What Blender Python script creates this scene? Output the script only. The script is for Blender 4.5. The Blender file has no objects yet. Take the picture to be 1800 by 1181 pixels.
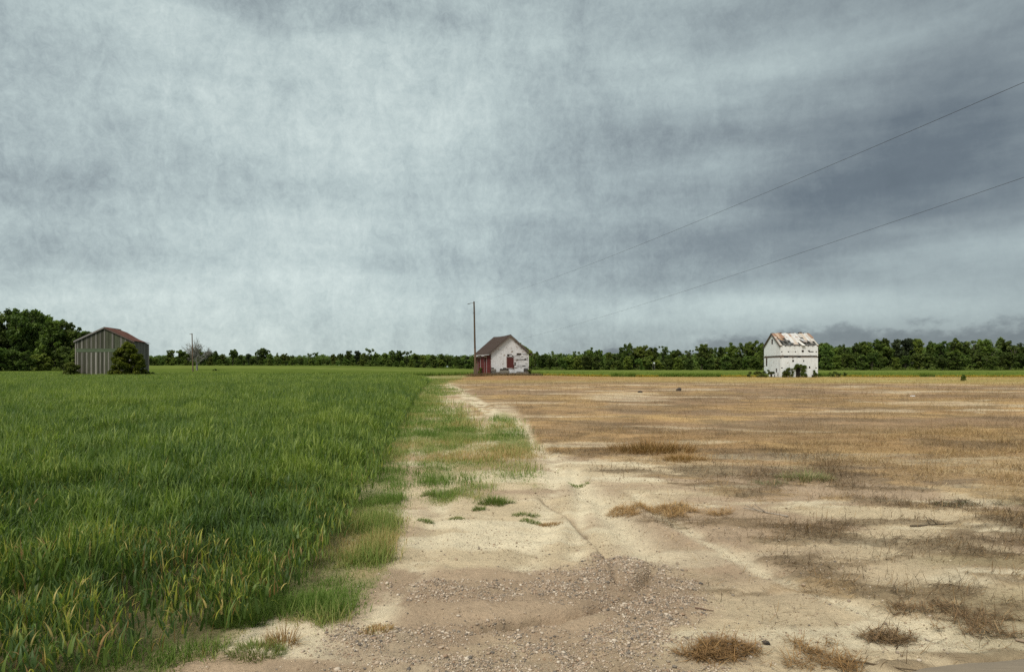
import bpy, math, random
import numpy as np
from mathutils import Vector, Matrix
R = math.radians
rng = np.random.default_rng(7)
random.seed(7)
SC = bpy.context.scene
COL = SC.collection

# ------------------------------------------------------------------ camera
CAMH = 1.65
cam_d = bpy.data.cameras.new("camera")
cam_d.sensor_width = 36; cam_d.sensor_fit = 'HORIZONTAL'; cam_d.lens = 24
cam_d.shift_y = 54.5 / 1800
cam_d.clip_end = 5000; cam_d.clip_start = 0.05
cam = bpy.data.objects.new("camera", cam_d); COL.objects.link(cam)
cam.location = (0, 0, CAMH); cam.rotation_euler = (R(90), 0, 0)
SC.camera = cam
SC.view_settings.view_transform = 'Standard'; SC.view_settings.look = 'None'
SC.view_settings.gamma = 1; SC.view_settings.exposure = 0.25
SC.cycles.max_bounces = 6; SC.cycles.transparent_max_bounces = 4
SC.cycles.use_denoising = False

# ------------------------------------------------------------------ node helper
class NT:
    def __init__(s, nt): s.nt = nt; nt.nodes.clear()
    def n(s, typ, **kw):
        nd = s.nt.nodes.new(typ)
        for k, v in kw.items(): setattr(nd, k, v)
        return nd
    def put(s, sock, v):
        if isinstance(v, bpy.types.NodeSocket): s.nt.links.new(v, sock)
        elif v is not None: sock.default_value = v
    def m(s, op, a, b=None, c=None, clamp=False):
        nd = s.n('ShaderNodeMath', operation=op, use_clamp=clamp)
        s.put(nd.inputs[0], a); s.put(nd.inputs[1], b); s.put(nd.inputs[2], c)
        return nd.outputs[0]
    def v(s, op, a, b=None):
        nd = s.n('ShaderNodeVectorMath', operation=op)
        s.put(nd.inputs[0], a); s.put(nd.inputs[1], b)
        return nd.outputs[1] if op in ('LENGTH', 'DOT_PRODUCT', 'DISTANCE') else nd.outputs[0]
    def mix(s, f, a, b, blend='MIX'):
        nd = s.n('ShaderNodeMix', data_type='RGBA', blend_type=blend)
        s.put(nd.inputs[0], f); s.put(nd.inputs[6], a); s.put(nd.inputs[7], b)
        return nd.outputs[2]
    def noise(s, vec, scale, detail=4, rough=.55, dist=0.0):
        nd = s.n('ShaderNodeTexNoise')
        s.put(nd.inputs['Vector'], vec); s.put(nd.inputs['Scale'], scale)
        nd.inputs['Detail'].default_value = detail; nd.inputs['Roughness'].default_value = rough
        nd.inputs['Distortion'].default_value = dist
        return nd.outputs[0]
    def ss(s, x, lo, hi, a=0.0, b=1.0):
        nd = s.n('ShaderNodeMapRange', interpolation_type='SMOOTHSTEP')
        s.put(nd.inputs[0], x); s.put(nd.inputs[1], lo); s.put(nd.inputs[2], hi); s.put(nd.inputs[3], a); s.put(nd.inputs[4], b)
        return nd.outputs[0]
    def ramp(s, x, stops):
        nd = s.n('ShaderNodeValToRGB'); cr = nd.color_ramp
        while len(cr.elements) < len(stops): cr.elements.new(.5)
        for e, (p, c) in zip(cr.elements, stops): e.position = p; e.color = (*c, 1)
        s.put(nd.inputs[0], x); return nd.outputs[0]
def c4(c): return (c[0], c[1], c[2], 1)

# ------------------------------------------------------------------ sky and sun
SUN_EL, SUN_AZ = R(52), R(215)          # azimuth clockwise from +Y: behind the camera, to the left
def build_world():
    w = bpy.data.worlds.new("World"); SC.world = w; w.use_nodes = True
    T = NT(w.node_tree)
    d = T.n('ShaderNodeTexCoord').outputs['Generated']
    sp = T.n('ShaderNodeSeparateXYZ'); T.put(sp.inputs[0], d)
    dx, dy, dz = sp.outputs
    az = T.m('ARCTAN2', dx, dy)
    sky = T.n('ShaderNodeTexSky', sky_type='NISHITA', sun_disc=False, sun_elevation=SUN_EL, sun_rotation=SUN_AZ)
    skyc = T.v('MULTIPLY', sky.outputs[0], (.1, .1, .1))
    st = T.v('MULTIPLY', d, (1, 1, 3.2))
    n1 = T.noise(st, 2.1, 6, .55, .25)
    n2 = T.noise(T.v('ADD', T.v('MULTIPLY', d, (1, 1, 4.0)), (3.1, 1.7, 9.2)), 2.4, 5, .52, .25)
    n6 = T.noise(T.v('ADD', T.v('MULTIPLY', d, (.8, .8, 9)), (8.3, 4.1, 2.2)), 1.5, 3, .5, .4)
    n3 = T.noise(T.v('ADD', T.v('MULTIPLY', d, (1, 1, 2.2)), (7.0, 2, 4)), 7, 7, .6)
    n4 = T.noise(d, 100, 4, .75, .6)
    n5 = T.noise(T.v('ADD', T.v('MULTIPLY', d, (1, 1, .5)), (1, 5, 2)), 24, 6, .72, .5)
    left = T.ss(az, .62, -.15, .25, 1.0)
    def blob(c, sc, r0, r1, wob=.25):
        q = T.v('MULTIPLY', T.v('SUBTRACT', d, c), sc)
        L = T.m('ADD', T.v('LENGTH', q), T.m('MULTIPLY', T.m('SUBTRACT', n2, .5), wob * 2))
        return T.ss(L, r0, r1, 1.0, 0.0)
    def dirn(px, py):
        v = Vector(((px - 900) / 1200, 1, (645 - py) / 1200)).normalized(); return tuple(v)
    v = T.m('ADD', .53, T.m('MULTIPLY', T.m('SUBTRACT', n1, .5), .55))
    v = T.m('ADD', v, T.m('MULTIPLY', T.m('SUBTRACT', n2, .5), .50))
    v = T.m('ADD', v, T.m('MULTIPLY', T.m('SUBTRACT', n3, .5), .34))
    v = T.m('ADD', v, T.m('MULTIPLY', T.m('SUBTRACT', n6, .5), .50))
    # the heavy cloud on the right, its long streaks, a smudge above, the bright opening left of centre
    def add(v, k, b): return T.m('ADD', v, T.m('MULTIPLY', b, k))
    v = add(v, -.20, blob(dirn(1800, 225), (1, 1, 2.9), .0, .50))
    v = add(v, -.13, blob(dirn(1500, 390), (1, 1, 2.6), .0, .75))
    v = add(v, -.08, blob(dirn(1450, 230), (1, 1, 1.5), .1, .6))
    v = add(v, -.26, blob(dirn(600, 30), (1, 1, 3.5), .02, .22))
    v = add(v, -.09, blob(dirn(430, 445), (.5, 1, 6.0), .02, .26))
    v = add(v, -.08, blob(dirn(1300, 320), (.6, 1, 7.0), .02, .28))
    v = add(v, -.10, blob(dirn(120, 330), (1, 1, 2.0), .05, .35))
    v = add(v, -.10, blob(dirn(700, 460), (1, 1, 4.0), .02, .3))
    v = add(v, .30, blob(dirn(540, 220), (1.0, 1, .8), .0, .48))
    v = add(v, .10, blob(dirn(700, 560), (.8, 1, 2.8), .05, .55))
    v = add(v, .13, blob(dirn(100, 555), (.7, 1, 4), .02, .34))
    v = add(v, .22, blob(dirn(1330, 545), (.7, 1, 6), .02, .30))
    # low bank of cumulus on the right horizon
    nb = T.noise(T.v('MULTIPLY', d, (1, 1, 1.6)), 15, 6, .58)
    top = T.m('ADD', T.m('MULTIPLY', T.ss(az, -.05, .42), .044), T.m('MULTIPLY', T.m('SUBTRACT', nb, .5), .10))
    bank = T.ss(T.m('SUBTRACT', dz, top), -.006, .012, 1.0, 0.0)
    bank = T.m('MULTIPLY', bank, T.ss(az, -.12, .2))
    v = T.m('SUBTRACT', v, T.m('MULTIPLY', bank, .30))
    v = T.m('ADD', v, T.m('MULTIPLY', T.m('MULTIPLY', T.m('SUBTRACT', n4, .5), .38), left))
    v = T.m('ADD', v, T.m('MULTIPLY', T.m('MULTIPLY', T.m('SUBTRACT', n5, .5), .58), left))
    v = T.m('ADD', .14, T.m('MULTIPLY', v, .86))
    colr = T.ramp(v, [(0.0, (.098, .122, .142)), (.16, (.122, .150, .172)), (.36, (.198, .236, .254)), (.57, (.308, .368, .378)), (.76, (.415, .492, .49)), (1.0, (.56, .64, .622))])
    # overcast skies are brightest overhead
    boost = T.mix(T.ss(dz, .52, .95), (1, 1, 1, 1), (3.1, 2.75, 2.35, 1))
    colr = T.mix(1.0, colr, boost, 'MULTIPLY')
    out = T.mix(.94, skyc, colr)
    bg = T.n('ShaderNodeBackground'); T.put(bg.inputs[0], out); bg.inputs[1].default_value = 1.0
    wo = T.n('ShaderNodeOutputWorld'); T.put(wo.inputs[0], bg.outputs[0])
build_world()
sun_d = bpy.data.lights.new("sun", 'SUN'); sun_d.energy = 2.6; sun_d.angle = R(16); sun_d.color = (1, .93, .80)
sun = bpy.data.objects.new("sun", sun_d); COL.objects.link(sun)
sv = Vector((math.sin(SUN_AZ) * math.cos(SUN_EL), math.cos(SUN_AZ) * math.cos(SUN_EL), math.sin(SUN_EL)))
sun.rotation_euler = sv.to_track_quat('Z', 'Y').to_euler()

# ------------------------------------------------------------------ numpy noise
def _hash(ix, iy, seed):
    h = (ix.astype(np.int64) * 374761393 + iy.astype(np.int64) * 668265263 + seed * 982451653) & 0xffffffff
    h = ((h ^ (h >> 13)) * 1274126177) & 0xffffffff
    return ((h ^ (h >> 16)) & 0xffffffff) / 4294967295.0
def vn(x, y, seed=0):
    ix = np.floor(x); iy = np.floor(y); fx = x - ix; fy = y - iy
    fx = fx * fx * fx * (fx * (fx * 6 - 15) + 10); fy = fy * fy * fy * (fy * (fy * 6 - 15) + 10)
    a = _hash(ix, iy, seed); b = _hash(ix + 1, iy, seed); c = _hash(ix, iy + 1, seed); e = _hash(ix + 1, iy + 1, seed)
    return (a * (1 - fx) + b * fx) * (1 - fy) + (c * (1 - fx) + e * fx) * fy
def fbm(x, y, sc=1.0, oct=4, seed=0, gain=.5):
    s = 0; a = 1; t = 0; x = np.asarray(x, float) * sc; y = np.asarray(y, float) * sc
    for o in range(oct):
        s = s + a * vn(x, y, seed + o * 17); t += a; a *= gain
        x, y = (x * .8 - y * .6) * 2.03 + 11.3, (x * .6 + y * .8) * 2.03 + 5.7
    return s / t
def sst(x, a, b):
    t = np.clip((x - a) / (b - a), 0, 1); return t * t * (3 - 2 * t)
def lerp(a, b, t): return a + (np.asarray(b) - a) * t[..., None]

# ------------------------------------------------------------------ scene building helpers
def link(o, parent=None):
    COL.objects.link(o)
    if parent is not None: o.parent = parent
    return o
def tag(o, label=None, cat=None, group=None, kind=None):
    if label: o['label'] = label
    if cat: o['category'] = cat
    if group: o['group'] = group
    if kind: o['kind'] = kind
    return o
def empty(name, loc, rz=0, label=None, cat=None, group=None):
    o = bpy.data.objects.new(name, None); o.location = loc; o.rotation_euler = (0, 0, rz); o.empty_display_size = .3
    link(o); return tag(o, label, cat, group)
def np_mesh(name, verts, faces, cols=None, smooth=False):
    """verts (n,3); faces list of (m,k) integer arrays; cols (n,3)"""
    me = bpy.data.meshes.new(name)
    if not isinstance(faces, (list, tuple)): faces = [faces]
    me.vertices.add(len(verts)); me.vertices.foreach_set('co', np.ascontiguousarray(verts, np.float32).ravel())
    loops = np.concatenate([f.ravel() for f in faces]).astype(np.int32)
    tot = np.concatenate([np.full(len(f), f.shape[1]) for f in faces]).astype(np.int32)
    start = np.concatenate([[0], np.cumsum(tot)[:-1]]).astype(np.int32)
    me.loops.add(len(loops)); me.loops.foreach_set('vertex_index', loops)
    me.polygons.add(len(tot)); me.polygons.foreach_set('loop_start', start); me.polygons.foreach_set('loop_total', tot)
    if smooth: me.polygons.foreach_set('use_smooth', np.ones(len(tot), bool))
    me.update(calc_edges=True)
    if cols is not None:
        a = me.attributes.new('Col', 'FLOAT_COLOR', 'POINT')
        c = np.ones((len(verts), 4), np.float32); c[:, :3] = cols
        a.data.foreach_set('color', c.ravel())
    return me
def obj(name, me, mat, parent=None):
    o = bpy.data.objects.new(name, me); me.materials.append(mat); return link(o, parent)

class MB:
    """collects boxes, bars and prisms into one mesh"""
    def __init__(s): s.V = []; s.F = []; s.C = []
    def poly(s, pts, faces, col=(.5, .5, .5)):
        b = len(s.V); s.V += [tuple(p) for p in pts]; s.F += [tuple(i + b for i in f) for f in faces]; s.C += [col] * len(pts)
    def box(s, x0, x1, y0, y1, z0, z1, col=(.5, .5, .5), M=None):
        p = [Vector((x, y, z)) for z in (z0, z1) for y in (y0, y1) for x in (x0, x1)]
        if M is not None: p = [M @ q for q in p]
        s.poly(p, [(0, 2, 3, 1), (4, 5, 7, 6), (0, 1, 5, 4), (2, 6, 7, 3), (0, 4, 6, 2), (1, 3, 7, 5)], col)
    def hexa(s, p, col=(.5, .5, .5)):
        s.poly(p, [(0, 2, 3, 1), (4, 5, 7, 6), (0, 1, 5, 4), (2, 6, 7, 3), (0, 4, 6, 2), (1, 3, 7, 5)], col)
    def tube(s, a, b, r0, r1, n=6, col=(.5, .5, .5)):
        a = Vector(a); b = Vector(b); q = (b - a).to_track_quat('Z', 'Y').to_matrix()
        ring = [Vector((math.cos(2 * math.pi * i / n), math.sin(2 * math.pi * i / n), 0)) for i in range(n)]
        pts = [a + q @ (v * r0) for v in ring] + [b + q @ (v * r1) for v in ring]
        f = [(i, (i + 1) % n, n + (i + 1) % n, n + i) for i in range(n)] + [tuple(range(n - 1, -1, -1)), tuple(range(n, 2 * n))]
        s.poly(pts, f, col)
    def build(s, name, mat, parent=None):
        me = bpy.data.meshes.new(name); me.from_pydata(s.V, [], s.F); me.update()
        a = me.attributes.new('Col', 'FLOAT_COLOR', 'POINT')
        a.data.foreach_set('color', np.array([c4(c) for c in s.C], np.float32).ravel())
        return obj(name, me, mat, parent)

# ------------------------------------------------------------------ materials
def mat_base(name):
    m = bpy.data.materials.new(name); m.use_nodes = True; return m, NT(m.node_tree)
def finish(T, col, rough=.9, spec=.2, bump=None, bstr=.3, bdist=.02):
    p = T.n('ShaderNodeBsdfPrincipled'); T.put(p.inputs['Base Color'], col); T.put(p.inputs['Roughness'], rough)
    p.inputs['Specular IOR Level'].default_value = spec
    if bump is not None:
        b = T.n('ShaderNodeBump'); b.inputs['Strength'].default_value = bstr; b.inputs['Distance'].default_value = bdist
        T.put(b.inputs['Height'], bump); T.put(p.inputs['Normal'], b.outputs[0])
    o = T.n('ShaderNodeOutputMaterial'); T.put(o.inputs[0], p.outputs[0]); return p
def attr(T): return T.n('ShaderNodeAttribute', attribute_name='Col').outputs['Color']
def objco(T): return T.n('ShaderNodeTexCoord').outputs['Object']
def geo(T): return T.n('ShaderNodeNewGeometry').outputs['Position']

def m_leaf(name, transl=.35, rough=.6, spec=.25, objvar=.0):
    m, T = mat_base(name); c = attr(T)
    if objvar:
        oi = T.n('ShaderNodeObjectInfo')
        hs = T.n('ShaderNodeHueSaturation'); T.put(hs.inputs['Color'], c)
        T.put(hs.inputs['Value'], T.m('ADD', 1 - objvar, T.m('MULTIPLY', oi.outputs['Random'], 2 * objvar)))
        T.put(hs.inputs['Hue'], T.m('ADD', .485, T.m('MULTIPLY', T.m('FRACT', T.m('MULTIPLY', oi.outputs['Random'], 7.3)), .03)))
        c = hs.outputs[0]
    p = T.n('ShaderNodeBsdfPrincipled'); T.put(p.inputs['Base Color'], c); p.inputs['Roughness'].default_value = rough
    p.inputs['Specular IOR Level'].default_value = spec
    t = T.n('ShaderNodeBsdfTranslucent'); T.put(t.inputs[0], T.mix(1.0, c, (1.1, 1.25, .7, 1), 'MULTIPLY'))
    mx = T.n('ShaderNodeMixShader'); mx.inputs[0].default_value = transl
    T.put(mx.inputs[1], p.outputs[0]); T.put(mx.inputs[2], t.outputs[0])
    o = T.n('ShaderNodeOutputMaterial'); T.put(o.inputs[0], mx.outputs[0]); return m
def m_plain_attr(name, rough=.9, nscale=6, amt=.35, spec=.15, stretch=(1, 1, 1), bstr=.3):
    m, T = mat_base(name); v = T.v('MULTIPLY', objco(T), stretch)
    n = T.noise(v, nscale, 6, .65)
    f = T.m('ADD', 1 - amt, T.m('MULTIPLY', n, 2 * amt))
    finish(T, T.mix(1.0, attr(T), f, 'MULTIPLY'), rough, spec, n, bstr); return m
def m_ground():
    m, T = mat_base('ground_soil'); g = geo(T)
    n1 = T.noise(g, 34, 8, .72); n2 = T.noise(g, 5, 5, .6); n3 = T.noise(g, 150, 3, .7)
    f = T.m('ADD', .05, T.m('MULTIPLY', n1, 1.05)); f = T.m('ADD', f, T.m('MULTIPLY', n2, .42)); f = T.m('ADD', f, T.m('MULTIPLY', n3, .55))
    c = T.mix(1.0, attr(T), f, 'MULTIPLY')
    # dark crumbs and pale grains lying in the sand
    cr = T.noise(T.v('ADD', g, (3, 8, 1)), 75, 4, .8)
    c = T.mix(T.ss(cr, .62, .70, 0, .6), c, (.09, .065, .04, 1))
    h = T.m('ADD', T.m('MULTIPLY', n1, 1.0), T.m('MULTIPLY', n2, 1.2)); h = T.m('ADD', h, T.m('MULTIPLY', n3, .35))
    finish(T, c, .95, .08, h, .8, .03); return m
def m_paint(name, base, under, wear=.55, stain=.5, s=1.0):
    """weathered paint over wood: flakes where bare wood shows, rain streaks, per-board tint from Col"""
    m, T = mat_base(name); p = objco(T)
    fl = T.noise(T.v('MULTIPLY', p, (1.1, 1.1, 2.2)), 1.1 * s, 5, .6)
    fl2 = T.noise(p, .55 * s, 3, .6)
    w = T.ss(T.m('ADD', fl, T.m('MULTIPLY', T.m('SUBTRACT', fl2, .5), .55)), wear, wear + .07)
    st = T.noise(T.v('MULTIPLY', p, (2.2, 2.2, .3)), 1.1 * s, 4, .6)
    c = T.mix(T.ss(st, .48, .85, 0, stain), c4(base), (.22, .195, .17, 1))
    c = T.mix(w, c, c4(under))
    c = T.mix(1.0, c, attr(T), 'MULTIPLY')
    finish(T, c, .85, .15); return m
def m_tin(name):
    m, T = mat_base(name); p = objco(T)
    n = T.noise(p, .9, 6, .7, .6); n2 = T.noise(T.v('MULTIPLY', p, (6, .6, .6)), 1.4, 5, .7)
    c = T.mix(T.ss(n2, .4, .75, 0, .6), attr(T), (.30, .24, .20, 1))
    c = T.mix(T.ss(n, .53, .64, 0, .9), c, (.24, .105, .05, 1))
    sp = T.n('ShaderNodeSeparateXYZ'); T.put(sp.inputs[0], p)
    finish(T, c, .65, .35, T.m('SINE', T.m('MULTIPLY', sp.outputs[0], 70)), .5, .01); return m
def m_shingle(name, a, b):
    m, T = mat_base(name); p = objco(T)
    br = T.n('ShaderNodeTexBrick'); T.put(br.inputs['Vector'], T.v('MULTIPLY', T.n('ShaderNodeTexCoord').outputs['UV'], (1, 1, 1)))
    n = T.noise(p, 1.2, 6, .65); n2 = T.noise(p, 9, 4, .7)
    c = T.mix(n, c4(a), c4(b)); c = T.mix(T.ss(n2, .5, .75, 0, .5), c, (.035, .028, .026, 1))
    finish(T, c, .9, .15, n2, .5, .03); return m

M_GROUND = m_ground()
M_WHEAT = m_leaf('wheat_leaf', .38, .5, .24)
M_FARCROP = m_leaf('far_crop_leaf', .3, 1.0, 0.0)
M_GRASS = m_leaf('grass_leaf', .3, .7, .15)
M_DEAD = m_leaf('dead_grass', .2, .85, .08)
M_TREE = m_leaf('tree_leaf', .35, .65, .2, .36)
M_BARK = m_plain_attr('bark', .95, 5, .4, .1, (2, 2, .4))
M_STONE = m_plain_attr('gravel_stone', .85, 60, .25, .25)
M_WOOD = m_plain_attr('weathered_wood', .9, 2.4, .5, .12, (3, 3, .35))
M_WOODH = m_plain_attr('weathered_plank', .9, 2.4, .5, .12, (.4, .4, 4))
M_WHITE = m_paint('peeling_white_paint', (.67, .68, .735), (.29, .24, .215), .585, .45)
M_WHITEB = m_paint('peeling_white_barn_paint', (.70, .73, .79), (.33, .27, .23), .645, .45)
M_RED = m_paint('faded_red_paint', (.118, .024, .025), (.085, .045, .04), .62, .25)
M_SHING = m_shingle('asphalt_shingle', (.040, .026, .022), (.066, .045, .038))
M_TIN = m_tin('rusty_tin')
M_RUST = m_plain_attr('rusted_roof_sheet', .95, 1.6, .45, .05)
M_DARK = m_plain_attr('dark_interior_board', .95, 3, .3, .05)
M_WIRE = m_plain_attr('cable_rubber', .6, 3, .1, .2)

# ------------------------------------------------------------------ terrain
def gz(x, y):
    x = np.asarray(x, float); y = np.asarray(y, float)
    z = 1.75 * sst(y, 120, 330) * sst(-x, 5, 95)
    z = z + .42 * np.exp(-((x + 1.5) ** 2 + (y - 107) ** 2) / (2 * 8.5 ** 2))
    return z
def z1(x, y): return float(gz(x, y))
def at(px, py, z=0.0):
    Y = 1200 * (CAMH - z) / (py - 645); return ((px - 900) / 1200 * Y, Y)

WE_Y = [2.0, 2.5, 3.5, 4.0, 4.5, 6.3, 8, 12.8, 18.9, 26.4, 44, 56, 66, 75, 100, 122]
WE_X = [-3.5, -3.0, -2.05, -1.68, -1.5, -1.55, -1.72, -2.25, -3.0, -3.9, -5.9, -7.2, -7.8, -8.8, -14.6, -60]
VR_Y = [2.2, 3.7, 4.17, 4.77, 5.28, 6.3, 8.8, 12.8, 17.2, 20.8, 26, 66]
VR_X = [-3.1, -1.9, -1.62, -1.15, -1.02, -.98, -1.08, -1.42, -1.62, -1.6, -2.0, -7]
CL_Y = [8.6, 9.7, 12.8, 17.2, 20.8, 26, 66]; CL_X = [-.6, -.85, -1.2, -1.72, -2.0, -2.5, -8]
CR_Y = [8.6, 9.2, 12.8, 17.2, 26.4, 44, 66, 79, 120]; CR_X = [.15, .44, .43, -.1, -1.3, -3.7, -6.6, -8.7, -14]
TR_Y = [11, 12.8, 17.2, 26.4, 44, 66, 79, 120]; TR_X = [1.1, .8, .4, -.75, -3.0, -6.0, -8.7, -14]
BY_X = [-1, .5, 1.5, 3, 4.5, 6, 9, 14]; BY_Y = [13, 12.4, 11.5, 10.0, 8.6, 7.6, 6.5, 5.5]

def smin_seg(x, y, pts):
    """distance to a polyline"""
    d = np.full(np.shape(x), 1e9)
    for (ax, ay), (bx, by) in zip(pts[:-1], pts[1:]):
        vx, vy = bx - ax, by - ay
        t = np.clip(((x - ax) * vx + (y - ay) * vy) / (vx * vx + vy * vy), 0, 1)
        d = np.minimum(d, np.hypot(x - ax - t * vx, y - ay - t * vy))
    return d
CHANNEL = [(1.2, 5.75), (1.02, 5.3), (.88, 4.95), (.66, 4.72), (.34, 4.60), (.02, 4.42), (-.2, 4.36)]
GULLY = [(.85, 10.4), (.95, 9.6), (1.08, 8.1), (1.14, 6.6), (1.22, 5.95)]
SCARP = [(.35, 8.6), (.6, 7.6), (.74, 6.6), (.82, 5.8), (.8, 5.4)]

RUTS = [([(-.9, 4.3), (-.75, 6), (-.85, 8.5), (-1.15, 12.5), (-1.6, 18), (-2.3, 26)], .12), ([(.1, 5.6), (.3, 7), (.55, 9), (.75, 12), (.35, 17), (-.8, 26), (-3.2, 44)], .13), ([(.55, 5.9), (.72, 7.2), (.9, 9), (1.0, 11)], .09), ([(2.6, 4.2), (2.0, 5.6), (1.7, 7.2), (1.6, 9)], .10)]
def weights(x, y):
    """what covers the ground at a place: 0..1 weights"""
    x = np.asarray(x, float); y = np.asarray(y, float)
    sc = np.clip(y / 12, .35, 3)
    wob = (fbm(x / sc, y / sc, 1.6, 4, 3) - .5) * 1.5
    fine = (fbm(x, y, 7, 3, 9) - .5)
    xe = x + wob * 1.0 * np.clip(y / 10, .6, 2.5) + fine * .25
    sof = .10 * np.clip(y / 8, .7, 4)
    crop = sst(np.interp(y, WE_Y, WE_X) - .25 - xe, -sof, sof) * (y < 122)
    verge = sst(np.interp(y, VR_Y, VR_X) - xe, -sof, sof) * (y < 118)
    strip = sst(xe - np.interp(y, CL_Y, CL_X), -sof, sof) * sst(np.interp(y, CR_Y, CR_X) - xe, -sof, sof) * sst(y + wob * 1.6, 8.9, 9.5) * (y < 118)
    gaps = sst(fbm(x, y / 2.2, 1.5, 4, 21), .53, .60)          # worn bare places in the grass
    strip = strip * (1 - .55 * gaps * sst(y, 60, 14))
    green = np.clip(np.maximum(verge, strip), 0, 1) * (1 - crop * .3)
    # dead grass field on the right of the track
    yb = np.interp(x, BY_X, BY_Y)
    st = np.where(y < yb + 1.5, fbm(x / 2.2, y, 2.8, 5, 33), fbm(x / 2.6, y, .9, 5, 31)); st2 = fbm(x / 3.4, y / 1.3, .28, 4, 37); st3 = fbm(x / 2.0, y, 2.6, 4, 41)
    k = np.clip((y - yb) / 2.2, -1, 1)
    near = .145 * np.clip((x - 1.0) / 1.6, -1.5, 1)
    val = .40 * st + .35 * st3 + .25 * st2 + np.where(k > 0, .23, .15) * k + np.where(y < yb, near, .02)
    dead = np.where(y < yb + 1, sst(val, .515, .57), sst(val, .50, .585))
    dead = dead * np.where((x < .8) & (y < 12), sst(x, -.1, .8) * .6, 1)
    right = sst(xe - np.interp(y, TR_Y, TR_X), -sof * 1.5, sof * 1.5)
    right = np.where(y < 11.2, sst(xe, .9, 1.5), right)
    dead = dead * right
    streak = sst(fbm(x / 2.2, y / 1.0, .35, 5, 51), .63, .69) * .8 * (y > 14) * (1 - sst(y, 75, 85))
    dead = dead * (1 - .75 * streak)
    dark = np.where(y < yb + .5, np.maximum(sst(.55 * fbm(x / 1.7, y, .75, 5, 61, .6) + .45 * st3, .42, .54), .35), sst(.55 * fbm(x / 1.7, y, .75, 5, 61, .6) + .45 * st3, .47, .58))
    far = sst(y + 14 * (st2 - .5) + 8 * sst(x, 20, 60), 62, 84)
    # gravel
    gn = (fbm(x, y, 2.2, 4, 71) - .5)
    e1 = ((x - .78) / .62) ** 2 + ((y - 5.1) / .85) ** 2
    e2 = ((x - .0) / 1.35) ** 2 + ((y - 3.95) / .58) ** 2
    e3 = ((x + .5) / .55) ** 2 + ((y - 5.0) / .33) ** 2
    grav = np.maximum.reduce([sst(1.2 - e1 + gn * 2.4, -.1, .9), sst(1.0 - e2 + gn * 2.8, -.2, 1.2), .75 * sst(.95 - e3 + gn * 3.0, -.1, 1.0)])
    grav = grav * (1 - verge) * (y < 7)
    return dict(crop=crop, green=green, dead=dead, dark=dark, far=far, grav=grav, verge=verge, streak=streak, right=right)

SAND = np.array([.48, .385, .265]); SANDP = np.array([.35, .255, .18]); SANDW = np.array([.60, .515, .38])
def ground_color(x, y):
    w = weights(x, y)
    n = fbm(x / 1.8, y, .8, 5, 81); n2 = fbm(x, y, 3.5, 4, 91); n3 = fbm(x / 2.5, y, 1.7, 4, 95)
    c = lerp(np.broadcast_to(SAND, x.shape + (3,)).copy(), SANDP, sst(n, .42, .56) * .9)
    c = lerp(c, SANDW, sst(n3, .50, .64) * .85)
    c = lerp(c, SANDW, np.exp(-(smin_seg(x, y, GULLY) / .22) ** 2) * .8)
    c = lerp(c, SANDP * .92, np.exp(-(((x - 2.0) / .9) ** 2 + ((y - 5.6) / .8) ** 2)) * .7)
    damp = sst(fbm(x / 2.2, y, .6, 3, 101), .58, .68) * sst(x, 1.5, 4) * sst(y, 12, 9)
    c = lerp(c, np.array([.25, .20, .115]), damp * .7)
    c = lerp(c, SANDP * .80, w['grav'] * .75)
    c = lerp(c, np.array([.16, .12, .08]), np.exp(-(smin_seg(x, y, CHANNEL) / .06) ** 2) * .6 * sst(n2, .42, .55))
    for pts, wd in RUTS:
        c = lerp(c, SANDW, np.exp(-(smin_seg(x, y, pts) / wd) ** 2) * .75 * sst(n2, .32, .52))
    rt = sst(x - np.interp(y, CR_Y, CR_X), -.1, .1) * sst(np.interp(y, TR_Y, TR_X) + .15 - x, -.2, .2) * sst(y, 11, 13) * sst(fbm(x, y / 2, 2.2, 4, 161), .40, .50); w['rt'] = rt
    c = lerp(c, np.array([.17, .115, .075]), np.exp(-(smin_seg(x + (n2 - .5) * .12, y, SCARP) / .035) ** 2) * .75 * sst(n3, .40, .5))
    # dead grass colours
    straw = np.array([.32, .20, .10]); dk = np.array([.15, .105, .065]); gold = np.array([.37, .24, .112]); mauve = np.array([.255, .166, .102])
    dg = lerp(np.broadcast_to(straw, x.shape + (3,)).copy(), gold, sst(fbm(x / 1.2, y, .35, 5, 111, .6), .45, .60))
    dg = lerp(dg, mauve, sst(fbm(x / 1.5, y, .16, 5, 117, .6), .40, .54) * sst(y, 12, 22))
    dg = lerp(dg, dk, w['dark'] * np.where(y < 13, .9, .6))
    farc = lerp(np.broadcast_to(np.array([.36, .255, .095]), x.shape + (3,)).copy(), np.array([.29, .24, .075]), sst(fbm(x / 6, y, .09, 3, 121), .42, .6))
    farc = lerp(farc, np.array([.25, .13, .062]), np.exp(-((x + 1) ** 2 / 400 + (y - 96) ** 2 / 260)) * .95)
    dg = lerp(dg, farc, w['far'] * .9)
    dg = dg * (.50 + .88 * fbm(x / 1.25, y, .75, 5, 171, .6))[..., None]
    c = lerp(c, dg, np.clip(w['dead'], 0, 1) * np.where(y < 13, .62, .93))
    c = lerp(c, SANDW * .95, w['rt'] * .8)
    gr = lerp(np.broadcast_to(np.array([.175, .19, .07]), x.shape + (3,)).copy(), np.array([.25, .21, .095]), sst(n2, .48, .68))
    c = lerp(c, gr, w['green'] * np.where(y < 13, .62, .92))
    c = lerp(c, np.array([.13, .115, .055]), w['crop'] * .9)
    yfar = sst(y, 108, 118)
    c = lerp(c, np.array([.075, .115, .03]), yfar)
    c *= (.86 + .28 * n2)[..., None]
    return c, w
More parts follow.
